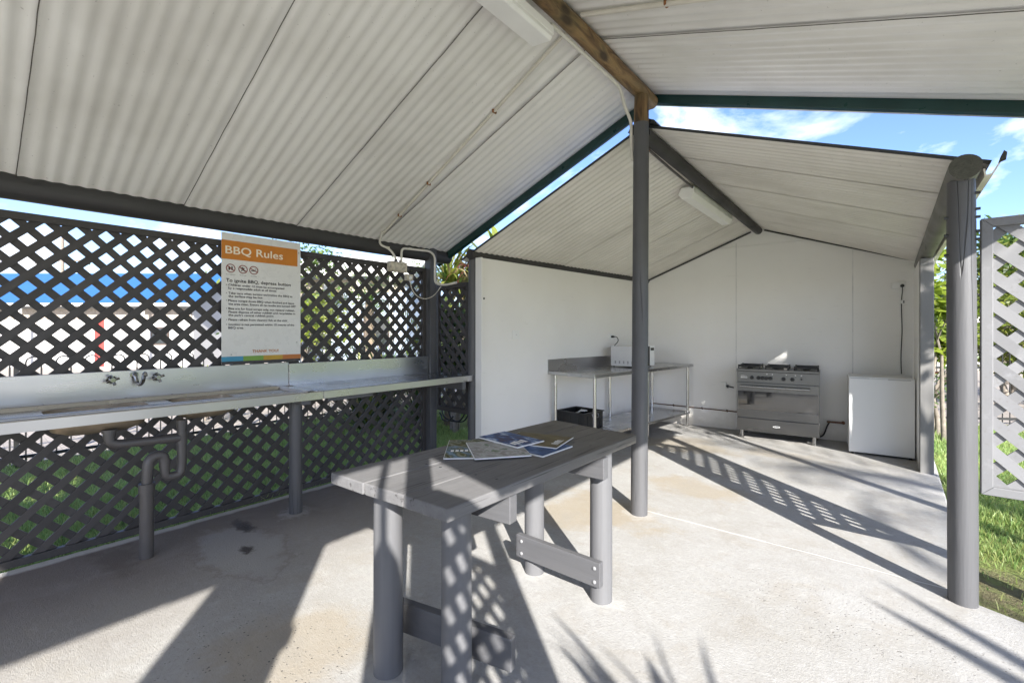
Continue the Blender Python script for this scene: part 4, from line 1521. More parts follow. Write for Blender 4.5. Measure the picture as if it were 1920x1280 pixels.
W2 = 0.445
mb = MB()
mb.box((-W2, 0.02, 0.10), (W2, 0.42, 0.865))
ckb('body', mb, M['steel_x'], bevel=0.003)
mb = MB()
mb.box((-W2 - 0.004, -0.012, 0.862), (W2 + 0.004, 0.425, 0.892))
hob = ckb('hob', mb, M['steel_x'], bevel=0.005)
mb = MB()
for (x, y, r) in ((-0.31, 0.11, 0.035), (-0.31, 0.31, 0.045), (0.0, 0.21, 0.065), (0.31, 0.11, 0.035), (0.31, 0.31, 0.045)):
    mb.lathe((x, y, 0.892), [(r, 0), (r, 0.008), (r * 0.8, 0.012), (r * 0.8, 0.018), (0.0, 0.02)], 16)
mb.build('burner', M['black_iron'], hob, local=True, smooth=40)
for x0 in (-0.31, 0.0, 0.31):
    mb = MB()
    for dx in (-0.12, 0.12):
        mb.bar((x0 + dx, 0.02, 0.925), (x0 + dx, 0.405, 0.925), 0.014, 0.02)
    for y in (0.02, 0.21, 0.405):
        mb.bar((x0 - 0.125, y, 0.926), (x0 + 0.125, y, 0.926), 0.014, 0.02)
    mb.bar((x0, 0.02, 0.917), (x0, 0.405, 0.917), 0.010, 0.012)
    for dx in (-0.12, 0.12):
        for y in (0.025, 0.40):
            mb.bar((x0 + dx, y, 0.892), (x0 + dx, y, 0.942), 0.014, 0.014, up=(0, 1, 0))
    mb.build('trivet', M['black_iron'], hob, local=True, bevel=0.002)
mb = MB()
mb.box((-W2, -0.002, 0.722), (W2, 0.02, 0.860))
cpn = ckb('control_panel', mb, M['steel_x'], bevel=0.003)
for x in (-0.275, -0.20, -0.155, -0.115, -0.068, 0.075, 0.168):
    mb = MB()
    mb.cyl((x, -0.002, 0.782), (x, -0.034, 0.782), 0.024, 0.020, n=18)
    mb.bar((x - 0.006, -0.036, 0.765), (x + 0.008, -0.036, 0.803), 0.008, 0.014, up=(0, 1, 0))
    mb.build('knob', M['black_plastic'], cpn, local=True, smooth=40)
mb = MB()
mb.cyl((0.262, -0.002, 0.79), (0.262, -0.012, 0.79), 0.011, n=14)
mb.build('button', M['black_plastic'], cpn, local=True, smooth=40)
mb = MB()
for x in (-0.105, -0.045, 0.105, 0.20, 0.262):
    mb.box((x - 0.006, -0.004, 0.828), (x + 0.006, -0.002, 0.838))
mb.box((-0.40, -0.004, 0.80), (-0.33, -0.002, 0.803))
for k in range(7):
    mb.box((-0.40 + k * 0.011, -0.004, 0.772), (-0.394 + k * 0.011, -0.002, 0.788))
mb.build('marking', M['badge'], cpn, local=True)
mb = MB()
# oven door as a frame round the window
mb.box((-W2, -0.014, 0.272), (W2, 0.018, 0.375)).box((-W2, -0.014, 0.610), (W2, 0.018, 0.715)).box((-W2, -0.0139, 0.375), (-W2 + 0.012, 0.018, 0.610)).box((W2 - 0.012, -0.0139, 0.375), (W2, 0.018, 0.610))
door = ckb('oven_door', mb, M['steel_x'], bevel=0.0)
mb = MB()
mb.box((-W2 + 0.012, -0.012, 0.375), (W2 - 0.012, 0.010, 0.610))
mb.build('window', M['oven_glass'], door, local=True)
mb = MB()
mb.tube([(-0.40, -0.058, 0.672), (0.35, -0.058, 0.672)], 0.014, 14)
for x in (-0.385, 0.335):
    mb.cyl((x, -0.012, 0.665), (x, -0.058, 0.672), 0.010, n=12)
mb.build('handle', M['chrome'], door, local=True, smooth=50)
mb = MB()
mb.box((-W2, -0.012, 0.102), (W2, 0.018, 0.262))
dr = ckb('drawer', mb, M['steel_x'], bevel=0.002)
mb = MB()
n = 20
mb.prism([(0.0 + 0.040 * cos(2 * pi * j / n), -0.0125, 0.182 + 0.013 * sin(2 * pi * j / n)) for j in range(n)], (0, -0.002, 0))
mb.build('badge', M['badge'], dr, local=True)
mb = MB()
for k in range(5):
    mb.box((-0.028 + k * 0.012, -0.0155, 0.175), (-0.021 + k * 0.012, -0.0148, 0.190))
mb.build('badge_mark', M['screw'], dr, local=True)
for x in (-W2 + 0.05, W2 - 0.05):
    for y in (0.03, 0.37):
        mb = MB()
        mb.lathe((x, y, 0.0), [(0.030, 0), (0.030, 0.02), (0.026, 0.022), (0.026, 0.103)], 18)
        ckb('leg', mb, M['chrome'], smooth=40)

# ================================================================ FRIDGE
fg = thing('bar_fridge', (-0.030, 6.41, 0), 'white bar fridge standing in the corner beside the cooker', 'fridge', rotz=0.095)
mb = MB()
mb.box((-0.278, 0.055, 0.02), (0.278, 0.50, 0.862))
mb.build('cabinet', M['fridge'], fg, local=True, bevel=0.006)
mb = MB()
mb.box((-0.284, 0.0, 0.022), (0.284, 0.050, 0.852))
dr = mb.build('door', M['fridge'], fg, local=True, bevel=0.008, seg=3)
mb = MB()
mb.box((-0.284, 0.0, 0.854), (0.284, 0.050, 0.866))
mb.build('door_cap', M['fridge'], dr, local=True, bevel=0.003)
mb = MB()
mb.box((0.06, -0.003, 0.842), (0.25, 0.004, 0.852)).box((-0.27, -0.002, 0.846), (-0.10, 0.004, 0.852))
mb.build('handle_recess', plain('grey recess', (0.45, 0.45, 0.45), 0.5), dr, local=True)
mb = MB()
for x in (-0.25, 0.25):
    mb.cyl((x, 0.03, 0.0), (x, 0.03, 0.024), 0.014, n=12)
    mb.cyl((x, 0.46, 0.0), (x, 0.46, 0.024), 0.014, n=12)
mb.build('foot', M['black_plastic'], fg, local=True)

# ================================================================ ELECTRICS AND PIPES
def outlet(name, c, ax, nrm, label, w=0.115, h=0.072, rockers=2):
    t = thing(name, c, label, 'power point')
    c, ax, nrm = V(c), V(ax).normalized(), V(nrm).normalized()
    mb = MB()
    up = V((0, 0, 1))
    mb.prism([c + ax * a * w / 2 + up * b * h / 2 for a, b in ((-1, -1), (1, -1), (1, 1), (-1, 1))], nrm * 0.018)
    mb.build('plate', M['white_plastic'], t, bevel=0.003)
    mb = MB()
    for k in range(rockers):
        s_ = -0.25 + 0.5 * k if rockers > 1 else 0
        q = c + ax * (s_ * w) + up * (0.02) + nrm * 0.018
        mb.prism([q + ax * a * 0.008 + up * b * 0.007 for a, b in ((-1, -1), (1, -1), (1, 1), (-1, 1))], nrm * 0.003)
    mb.build('switch', M['white_plastic'], t, bevel=0.001)
    return t


ax = V((1, 0.0959, 0)).normalized()
nb = V((0.0959, -1, 0)).normalized()
outlet('power_point', bw(0.128, 1.915), ax, nb, 'white double power point high on the back wall above the fridge', 0.128, 0.078)
cb = fg
mb = MB()
p = V(bw(0.158, 1.908)) + nb * 0.012
mb.cyl(p, p + nb * 0.035, 0.019, n=14)
cbl = mb.build('plug', M['black_plastic'], cb, smooth=40)
mb = MB()
p2 = p + nb * 0.03
path = [p2, p2 + V((0, 0, -0.06))]
for k in range(1, 12):
    path.append(V(bw(0.158 - 0.004 * sin(k * 0.9) - 0.0006 * k, 1.84 - k * 0.088)) + nb * 0.010)
mb.tube(smooth_path(path, 0.03, 3), 0.0045, 8)
mb.build('power_cord', M['black_cable'], cb, smooth=50)
sw = thing('isolator_switch', bw(0.165, 1.715), 'small white switch beside the hanging black lead', 'switch')
mb = MB()
c = V(bw(0.150, 1.70))
mb.prism([c + ax * a + V((0, 0, b)) for a, b in ((-0.014, 0.0), (0.03, 0.0), (0.03, 0.04), (-0.014, 0.04))], nb * 0.022)
mb.build('housing', M['white_plastic'], sw, bevel=0.002)
mb = MB()
c = V(bw(0.172, 1.705)) + nb * 0.0222
mb.prism([c + ax * a + V((0, 0, b)) for a, b in ((-0.004, 0.0), (0.006, 0.0), (0.006, 0.03), (-0.004, 0.03))], nb * 0.004)
mb.build('rocker', M['black_plastic'], sw)


def lwp(y, z, off=0.0):
    return V((wall_left_x(y) + off, y, z))


nl = V((1, -0.11, 0)).normalized()
al = V((0.11, 1, 0)).normalized()
outlet('power_point', lwp(5.80, 1.30), al, nl, 'white power point on the left wall above the microwave', 0.125, 0.075)
cd = mw
mb = MB()
p = lwp(5.77, 1.30, 0.012)
mb.cyl(p, p + nl * 0.045, 0.018, 0.012, n=14)
mb.build('plug', M['black_plastic'], cd, smooth=40)
mb = MB()
mb.tube(smooth_path([p + nl * 0.04, p + nl * 0.09 + V((0, 0, 0.0)), p + nl * 0.12 + V((0, 0, -0.06)), p + nl * 0.06 + V((0, -0.05, -0.13)), p + nl * 0.03 + V((0, -0.05, -0.3))], 0.05, 5), 0.005, 8)
mb.build('power_cord', M['black_cable'], cd, smooth=50)
bp = thing('blank_plate', lwp(3.92, 1.335), 'small square blanked off plate on the left white wall', 'plate')
mb = MB()
c = lwp(3.92, 1.335)
mb.prism([c + al * a + V((0, 0, b)) for a, b in ((-0.055, -0.05), (0.055, -0.05), (0.055, 0.05), (-0.055, 0.05))], nl * 0.006)
mb.build('plate', M['white_plastic'], bp, bevel=0.002)
mb = MB()
mb.cyl(lwp(3.92, 1.335, 0.006), lwp(3.92, 1.335, 0.0085), 0.004, n=8)
mb.build('screw', M['screw'], bp)

gp = thing('gas_pipe', bw(-2.0, 0.25), 'thin dark gas pipe clipped low along the back wall to the cooker', 'pipe')
mb = MB()
mb.tube([V(bw(-2.80, 0.272)) + nb * 0.016, V(bw(-1.45, 0.250)) + nb * 0.016], 0.0075, 10)
mb.build('tube', M['copper'], gp, smooth=50)
for x in (-2.45, -2.05, -1.72):
    mb = MB()
    c = V(bw(x, 0.2675 - (x + 2.45) * 0.0165))
    mb.bar(c + nb * 0.0 + V((0, 0, -0.018)), c + nb * 0.02 + V((0, 0, 0.016)), 0.014, 0.008)
    mb.build('clip', M['dark_trim'], gp)
gv = thing('gas_valve', bw(-1.72, 0.63), 'small white gas valve on the back wall left of the cooker', 'valve')
mb = MB()
c = V(bw(-1.75, 0.625))
mb.prism([c + ax * a + V((0, 0, b)) for a, b in ((-0.05, 0.015), (-0.05, 0.035), (0.02, 0.035), (0.02, -0.055), (-0.01, -0.055), (-0.01, 0.015))], nb * 0.03)
mb.build('body', M['white_plastic'], gv, bevel=0.003)
mb = MB()
mb.tube([c + ax * 0.015 + nb * 0.02 + V((0, 0, -0.02)), c + ax * 0.12 + nb * 0.03 + V((0, 0, -0.035))], 0.009, 10)
mb.cyl(c + ax * 0.04 + nb * 0.02 + V((0, 0, -0.045)), c + ax * 0.04 + nb * 0.02 + V((0, 0, -0.005)), 0.012, n=12)
mb.build('fitting', M['dark_trim'], gv, smooth=50)
gh = thing('gas_hose', bw(-0.45, 0.23), 'dark gas hose and bayonet fitting between cooker and fridge', 'hose')
mb = MB()
c = V(bw(-0.40, 0.235))
mb.cyl(c, c + nb * 0.05, 0.018, n=14)
mb.tube([c + nb * 0.045, c + nb * 0.05 - ax * 0.17], 0.012, 10)
mb.build('fitting', M['copper'], gh, smooth=50)
mb = MB()
mb.tube(smooth_path([c + nb * 0.05 - ax * 0.14, c + nb * 0.05 - ax * 0.17 + V((0, 0, -0.06)), c + nb * 0.08 - ax * 0.20 + V((0, 0, -0.17)), c + nb * 0.12 - ax * 0.26 + V((0, 0, -0.2))], 0.06, 5), 0.009, 10)
mb.build('hose', M['black_cable'], gh, smooth=50)

# light fittings
lt = thing('batten_light', (-1.5, 1.6, 3.08), 'long cream light fitting on the bare wood ridge log', 'light')
mb = MB()
mb.box((-1.535, 0.85, 3.052), (-1.452, 2.15, 3.10))
mb.build('base', M['light_body'], lt, bevel=0.004)
mb = MB()
mb.prism([(-1.605, 0.86, 3.058), (-1.59, 0.86, 3.03), (-1.465, 0.86, 3.014), (-1.452, 0.86, 3.03), (-1.452, 0.86, 3.052), (-1.60, 0.86, 3.075)], (0, 1.275, 0))
mb.build('diffuser', M['light_body'], lt, bevel=0.006)
lf = thing('batten_light', (-1.5, 5.3, 2.75), 'white batten light under the dark ridge log of the kitchen shelter', 'light')
mb = MB()
mb.prism([(-1.60, 4.58, 2.735), (-1.565, 4.58, 2.690), (-1.475, 4.58, 2.690), (-1.445, 4.58, 2.735), (-1.445, 4.58, 2.80), (-1.57, 4.58, 2.80)], (0.04, 1.30, -0.035))
mb.build('diffuser', M['light_body'], lf, bevel=0.005)
mb = MB()
mb.box((-1.52, 4.7, 2.79), (-1.45, 5.75, 2.815))
mb.build('base', M['light_body'], lf)

# conduits
def conduit(label, path, r, mat, clips=(), rusty=None, rp=0.06, name='electrical_conduit'):
    t = thing(name, path[0], label, 'conduit')
    mb = MB()
    mb.tube(smooth_path(path, rp, 6), r, 12)
    mb.build('tube', mat, t, smooth=50)
    for c in clips:
        m2 = MB()
        c = V(c)
        m2.bar(c + V((0, -0.016, 0.002)), c + V((0, 0.02, 0.002)), 0.014, 0.0245)
        m2.build('clip', rusty or M['rust'], t, bevel=0.002)
    return t


def sl(x, y, d=0.02):
    return (x, y, zl(x) - d)


def sr(x, y, d=0.02):
    return (x, y, zr(x) - d)


ly = lambda x: 2.36 + (-1.46 - x) * 0.095
conduit('cream conduit clipped across the left roof slope', [sl(-1.50, ly(-1.5)), sl(-3.68, ly(-3.68))], 0.010, M['conduit'], [sl(-2.15, ly(-2.15)), sl(-2.95, ly(-2.95)), sl(-3.4, ly(-3.4))])
conduit('cream conduit clipped across the right roof slope', [sr(-1.36, 2.30), sr(1.1, 2.22)], 0.013, M['conduit'], [sr(-0.86, 2.285), sr(-0.05, 2.26), sr(0.6, 2.24)])
conduit('pale conduit bending from the roof down into the junction box', [sl(-3.66, 2.545, 0.022), (-3.80, 2.60, 2.215), (-3.795, 2.72, 2.19), (-3.795, 2.79, 2.12), (-3.80, 2.80, 2.06)], 0.011, M['pvc_white'], [(-3.795, 2.70, 2.195)], M['jbox'])
conduit('white conduit looping from the junction box along the log and down the corner post', [(-3.79, 2.86, 2.06), (-3.79, 2.86, 2.215), (-3.79, 3.235, 2.235), (-3.785, 3.30, 2.19), (-3.782, 3.295, 1.89), (-3.70, 3.37, 1.875), (-3.55, 3.40, 1.895)], 0.012, M['pvc_white'], [(-3.79, 2.97, 2.222), (-3.79, 3.15, 2.23)], M['jbox'], rp=0.05)
conduit('white trunking beside the ridge log running from the light to the middle post', [(-1.468, 2.14, 3.115), (-1.466, 2.9, 3.122), (-1.470, 3.02, 3.115), (-1.485, 3.13, 3.03), (-1.487, 3.20, 2.99), (-1.483, 3.235, 2.95), (-1.483, 3.24, 2.72), (-1.475, 3.245, 2.66)], 0.012, M['pvc_white'], rp=0.04)
conduit('brown conduit along the underside of the far ridge log to its light', [(-1.45, 3.33, 2.815), (-1.46, 3.42, 2.825), (-1.47, 4.0, 2.812), (-1.46, 4.60, 2.785)], 0.011, M['pvc'], [(-1.46, 3.5, 2.822)])

jb = thing('junction_box', (-3.82, 2.84, 2.02), 'weathered cream junction box fixed to the lattice top rail', 'junction box')
mb = MB()
mb.box((-3.865, 2.735, 1.975), (-3.790, 2.935, 2.075))
mb.build('box', M['jbox'], jb, bevel=0.010, seg=3)
mb = MB()
mb.box((-3.79, 2.745, 1.985), (-3.782, 2.925, 2.065))
mb.build('lid', M['jbox'], jb, bevel=0.004)
mb = MB()
for y in (2.80, 2.86):
    mb.cyl((-3.80, y, 2.07), (-3.80, y, 2.095), 0.017, n=14)
mb.cyl((-3.825, 2.935, 2.01), (-3.825, 2.975, 2.01), 0.018, n=14)
mb.build('gland', M['pvc'], jb, smooth=40)
ps = thing('power_point', (-3.83, 2.98, 1.93), 'weathered white outlet hanging below the junction box', 'power point')
mb = MB()
mb.box((-3.87, 2.955, 1.90), (-3.82, 3.035, 1.965))
mb.build('plate', M['jbox'], ps, bevel=0.005)
mb = MB()
mb.cyl((-3.82, 2.995, 1.93), (-3.812, 2.995, 1.93), 0.018, n=14)
mb.build('socket', M['white_plastic'], ps)
lc = thing('loose_cable', (-3.8, 3.0, 1.9), 'thin cream cable drooping in a loop below the junction box', 'cable')
mb = MB()
mb.tube(smooth_path([(-3.82, 2.99, 1.90), (-3.80, 3.0, 1.80), (-3.78, 3.06, 1.73), (-3.76, 3.16, 1.71), (-3.74, 3.26, 1.76), (-3.72, 3.33, 1.86)], 0.06, 5), 0.004, 8)
mb.build('cable', M['conduit'], lc, smooth=50)
hs = thing('garden_hose', (-3.7, 3.47, 0.4), 'black hose hanging in loops below the small lattice panel', 'hose')
mb = MB()
for (cx, cz, rx_, rz_, a0, a1, yy) in ((-3.68, 0.52, 0.19, 0.14, 150, 380, 3.47), (-3.62, 0.53, 0.17, 0.15, 170, 370, 3.49), (-3.80, 0.50, 0.12, 0.13, 200, 330, 3.48)):
    pts = []
    for k in range(15):
        a = radians(a0 + (a1 - a0) * k / 14)
        pts.append((cx + rx_ * cos(a), yy + 0.01 * sin(k), cz + rz_ * sin(a)))
    mb.tube(pts, 0.0085, 10)
mb.build('hose', M['black_cable'], hs, smooth=50)

# ================================================================ FENCES
def pool_fence(label, p0, p1, h=1.15, gap=0.115, loops=True, post_every=2.0):
    p0, p1 = V(p0), V(p1)
    t = thing('pool_fence', tuple((p0 + p1) / 2), label, 'fence')
    L = (p1 - p0).length
    d = (p1 - p0) / L
    mb = MB()
    for z in (0.10, h - 0.28):
        mb.bar(p0 + V((0, 0, z)), p1 + V((0, 0, z)), 0.025, 0.032)
    mb.build('rail', M['fence'], t)
    mb = MB()
    n = int(L / gap)
    for i in range(0, n, 2):
        a = p0 + d * (i * gap)
        b = a + d * gap
        top = h - gap / 2
        pts = [a + V((0, 0, 0.02))]
        for k in range(9):
            w = pi - pi * k / 8
            pts.append((a + b) / 2 + d * (gap / 2 * cos(w)) + V((0, 0, top + gap / 2 * sin(w))))
        pts.append(b + V((0, 0, 0.02)))
        mb.tube(pts, 0.0075, 6)
    mb.build('palings', M['fence'], t, smooth=60)
    k = 0
    while k * post_every < L:
        a = p0 + d * (k * post_every)
        m2 = MB()
        m2.bar(a + V((0.03, 0, -0.05)), a + V((0.03, 0, h + 0.02)), 0.04, 0.04, up=(0, 1, 0))
        m2.build('post', M['fence'], t)
        k += 1
    return t


pool_fence('black loop topped pool fence along the far edge of the left lawn', (-7.12, -1.6, -0.05), (-6.88, 4.6, -0.05))
pool_fence('black loop topped pool fence beyond the right hand lattice panel', (0.2, 9.3, -0.05), (3.2, 11.2, -0.05), gap=0.10)

# ================================================================ CABINS
th = 0.686
FW = V((-sin(th), cos(th), 0))
RT = V((cos(th), sin(th), 0))


def cam_xy(w, s, z=0.0):
    return FW * w + RT * s + V((0, 0, z))


def cabin(label, s0, s1, w, dep, eave, ridge, wallmat, roofmat, windows, doors=(), gable=True):
    t = thing('cabin', tuple(cam_xy(w, (s0 + s1) / 2)), label, 'cabin')
    mb = MB()
    a, b, c, d = cam_xy(w, s0), cam_xy(w, s1), cam_xy(w + dep, s1), cam_xy(w + dep, s0)
    e = V((0, 0, eave))
    mb.prism([a + V((0, 0, -0.05)), b + V((0, 0, -0.05)), c + V((0, 0, -0.05)), d + V((0, 0, -0.05))], (0, 0, eave + 0.05))
    mid0, mid1 = cam_xy(w + dep / 2, s0, ridge), cam_xy(w + dep / 2, s1, ridge)
    mb.prism([a + e, d + e, mid0], (b - a))
    mb.build('wall', wallmat, t)
    mb = MB()
    ov = 0.5
    for wa, zz in ((w - ov, eave - 0.04), (w + dep + ov, eave - 0.04)):
        p = [cam_xy(wa, s0 - 0.4, zz), cam_xy(wa, s1 + 0.4, zz), cam_xy(w + dep / 2, s1 + 0.4, ridge + 0.1), cam_xy(w + dep / 2, s0 - 0.4, ridge + 0.1)]
        mb.prism(p, (0, 0, 0.05))
    mb.build('roof', roofmat, t)
    mb = MB()
    mb.bar(cam_xy(w - ov - 0.04, s0 - 0.4, eave - 0.05), cam_xy(w - ov - 0.04, s1 + 0.4, eave - 0.05), 0.12, 0.12)
    mb.build('gutter', M['gutter'], t)
    mb = MB()
    mb.bar(cam_xy(w - 0.02, s0 + 0.05, eave - 0.38), cam_xy(w - 0.02, s1 - 0.05, eave - 0.38), 0.06, 0.42)
    mb.build('brick_band', M['cabin_band'], t)
    for k in range(4):
        q = s0 + (s1 - s0) * (0.1 + 0.27 * k)
        mb = MB()
        mb.bar(cam_xy(w - 0.55, q, -0.05), cam_xy(w - 0.55, q, eave - 0.1), 0.09, 0.09, up=(0, 1, 0))
        mb.build('verandah_post', M['gutter'], t)
    for (s, z0, z1, ww) in windows:
        mb = MB()
        mb.bar(cam_xy(w - 0.02, s - ww / 2, (z0 + z1) / 2), cam_xy(w - 0.02, s + ww / 2, (z0 + z1) / 2), 0.05, z1 - z0)
        f = mb.build('window', M['cabin_brown'], t)
        mb = MB()
        mb.bar(cam_xy(w - 0.05, s - ww / 2 + 0.06, (z0 + z1) / 2), cam_xy(w - 0.05, s + ww / 2 - 0.06, (z0 + z1) / 2), 0.02, z1 - z0 - 0.12)
        mb.build('pane', M['cabin_glass'], f)
    for (s, ww, m_) in doors:
        mb = MB()
        mb.bar(cam_xy(w - 0.02, s - ww / 2, 1.03), cam_xy(w - 0.02, s + ww / 2, 1.03), 0.05, 2.06)
        mb.build('door', m_, t)
    return t


cabin('long white cabin with a bright blue roof across the pavement', -30, -12.6, 18.0, 6.0, 2.45, 3.9, M['cabin_wall'], M['cabin_roof'], [(-13.9, 0.85, 1.55, 0.7), (-22.5, 0.9, 1.6, 1.1)], [(-16.3, 0.34, M['red_paint'])])
cabin('pale blue cabin glimpsed behind the garden plants', -7.6, -3.6, 15.5, 5.0, 3.3, 4.2, M['cabin_blue'], M['gutter'], [(-6.6, 0.9, 1.9, 0.9), (-4.6, 0.9, 1.9, 0.9)], [])
cabin('white rendered cabin behind the right hand shrubs', 9.2, 22.0, 17.5, 5.0, 1.9, 2.5, M['cabin_wall'], M['dark_trim'], [(12.6, 0.7, 1.4, 1.0)], [])
pl_ = thing('power_pole', tuple(cam_xy(40, -39.5)), 'thin timber power pole with cross arm beyond the blue roof', 'power pole')
mb = MB()
mb.cyl(cam_xy(40, -39.5, -0.05), cam_xy(40, -39.5, 9.6), 0.16, 0.11, n=10)
mb.build('pole', M['bark'], pl_, smooth=50)
mb = MB()
mb.bar(cam_xy(40, -42.0, 7.6), cam_xy(40, -37.0, 7.6), 0.12, 0.14)
mb.build('cross_arm', M['bark'], pl_)
mb = MB()
for s in (-41.8, -40.6, -38.4, -37.2):
    mb.cyl(cam_xy(40, s, 7.25), cam_xy(40, s, 7.6), 0.12, 0.07, n=8)
mb.build('insulator', M['black_plastic'], pl_)

# ================================================================ PLANTS
def leaf_quad(mb, c, d, up, L, W):
    d = d.normalized()
    s = d.cross(up)
    if s.length < 1e-4:
        s = d.cross(V((1, 0, 0)))
    s.normalize()
    s *= W / 2
    m = c + d * L * 0.45
    mb.add([c, m + s, c + d * L, m - s], [(0, 1, 2, 3)])


def leafy_tree(name, label, cat, base, h, crown, n, L, mats, seed, trunk_r=0.08, group=None, clumps=9, trunks=1, low=0.25):
    """crown = (rx, ry, rz) with centre at height h; leaves in clumps on limbs"""
    rnd = random.Random(seed)
    t = thing(name, base, label, cat, group)
    base = V(base)
    cen = base + V((0, 0, h))
    tips = []
    for k in range(clumps):
        while True:
            q = V((rnd.uniform(-1, 1), rnd.uniform(-1, 1), rnd.uniform(-1, 1)))
            if 0.3 < q.length < 1:
                break
        tips.append(cen + V((q.x * crown[0], q.y * crown[1], q.z * crown[2])))
    mb = MB()
    for k in range(trunks):
        a = base + V((rnd.uniform(-.12, .12), rnd.uniform(-.12, .12), -0.08)) * (1 if trunks > 1 else 0.2)
        a.z = base.z - 0.05
        b = base.lerp(cen, low + 0.35) + V((rnd.uniform(-.2, .2), rnd.uniform(-.2, .2), 0)) * crown[0]
        mb.tube([a, a.lerp(b, 0.5) + V((rnd.uniform(-.05, .05), rnd.uniform(-.05, .05), 0)), b], trunk_r, 8, rad=[trunk_r, trunk_r * 0.8, trunk_r * 0.6])
        for i, q in enumerate(tips):
            if i % trunks == k:
                mb.tube([b, b.lerp(q, 0.5) + V((0, 0, 0.06 * crown[2])), q], trunk_r, 5, rad=[trunk_r * 0.45, trunk_r * 0.3, trunk_r * 0.12])
    mb.build('trunk', M['bark'], t, smooth=60)
    mb = MB()
    rr = min(crown) * 0.62
    for i in range(n):
        q = tips[rnd.randrange(len(tips))]
        g = V((rnd.gauss(0, 1), rnd.gauss(0, 1), rnd.gauss(0, 0.8)))
        p = q + g * rr * 0.45
        d = V((rnd.uniform(-1, 1), rnd.uniform(-1, 1), rnd.uniform(-0.7, 0.7)))
        if p.z < base.z + 0.05:
            continue
        l = L * rnd.uniform(0.6, 1.3)
        mb.mi = rnd.randrange(len(mats)) if rnd.random() < 0.3 else 0
        leaf_quad(mb, p, d, V((rnd.uniform(-1, 1), rnd.uniform(-1, 1), 1)), l, l * 0.45)
    mb.build('crown', mats, t)
    return t


def strap_plant(name, label, base, n, L, W, mats, seed, droop=0.6, group=None, cat='plant', stem=0.0, spread=1.0, zmin=0.2, upright=0.6):
    rnd = random.Random(seed)
    t = thing(name, base, label, cat, group)
    base = V(base)
    top = base + V((0, 0, stem))
    if stem > 0:
        mb = MB()
        mb.tube([base + V((0, 0, -0.05)), base + V((0.03, 0.02, stem * 0.5)), top], 0.05, 9, rad=[0.07, 0.05, 0.05])
        mb.build('stem', M['trunk'], t, smooth=60)
    mb = MB()
    for i in range(n):
        a = rnd.uniform(0, 2 * pi)
        el = rnd.uniform(upright - 0.55, upright + 0.75)
        d = V((cos(a) * spread, sin(a) * spread, 0))
        l = L * rnd.uniform(0.6, 1.15)
        w = W * rnd.uniform(0.7, 1.2)
        k = 6
        side = V((-sin(a), cos(a), 0))
        vs = []
        p = top + V((rnd.uniform(-.05, .05), rnd.uniform(-.05, .05), 0))
        ang = el
        for j in range(k + 1):
            f = j / k
            ww = w * (0.45 + 1.1 * f - 1.5 * f * f) if f < 1 else 0.0
            ww = max(ww, 0.001)
            vs += [p - side * ww / 2, p + side * ww / 2]
            p = p + (d * cos(ang) + V((0, 0, sin(ang)))) * (l / k)
            ang -= droop * 2.0 / k * (0.4 + f)
        mb.mi = rnd.randrange(len(mats)) if rnd.random() < 0.45 else 0
        mb.add(vs, [(2 * j, 2 * j + 1, 2 * j + 3, 2 * j + 2) for j in range(k)])
    mb.build('leaves', mats, t, smooth=60)
    return t


def palm(label, base, h, n, L, seed, mats, lean=(0, 0), group=None, trunk_r=0.12):
    rnd = random.Random(seed)
    t = thing('palm_tree', base, label, 'palm tree', group)
    base = V(base)
    top = base + V((lean[0], lean[1], h))
    mb = MB()
    pts = [base.lerp(top, f) + V((lean[0] * 0.3 * sin(pi * f), 0, 0)) for f in [i / 10 for i in range(11)]]
    pts[0].z -= 0.08
    mb.tube(pts, trunk_r, 14, rad=[trunk_r * (1.25 - 0.4 * i / 10 + (0.03 if i % 2 else 0)) for i in range(11)])
    mb.build('trunk', M['trunk'], t, smooth=60)
    mb = MB()
    for i in range(n):
        a = 2 * pi * i / n + rnd.uniform(-.25, .25)
        el = rnd.uniform(-0.2, 1.25)
        d = V((cos(a), sin(a), 0))
        side = V((-sin(a), cos(a), 0))
        l = L * rnd.uniform(0.8, 1.1)
        k = 14
        p = top.copy()
        ang = el
        rib = []
        for j in range(k + 1):
            rib.append((p.copy(), ang))
            p = p + (d * cos(ang) + V((0, 0, sin(ang)))) * (l / k)
            ang -= (0.06 + 0.10 * j / k)
        mb.mi = 0
        mb.tube([q for q, _ in rib], 0.012, 4, rad=[0.02 * (1 - 0.85 * j / k) for j in range(k + 1)])
        for j in range(2, k + 1):
            q, an = rib[j]
            ll = L * 0.26 * (sin(pi * (0.12 + 0.85 * j / k)) + 0.15)
            for sgn in (-1, 1):
                for sub in (0, 0.5):
                    q2 = q.lerp(rib[min(k, j + 1)][0], sub)
                    dd = side * sgn * 0.85 + (d * cos(an) + V((0, 0, sin(an)))) * 0.6 + V((0, 0, rnd.uniform(-0.55, -0.1)))
                    mb.mi = rnd.randrange(len(mats)) if rnd.random() < 0.2 else 0
                    leaf_quad(mb, q2, dd, V((0, 0, 1)), ll * rnd.uniform(0.85, 1.1), 0.035)
    mb.build('fronds', mats, t)
    return t


LG, LY, LL, LD, LSW, LR = (M[k] for k in ('leaf_green', 'leaf_yellow', 'leaf_lime', 'leaf_dark', 'leaf_straw', 'leaf_red'))
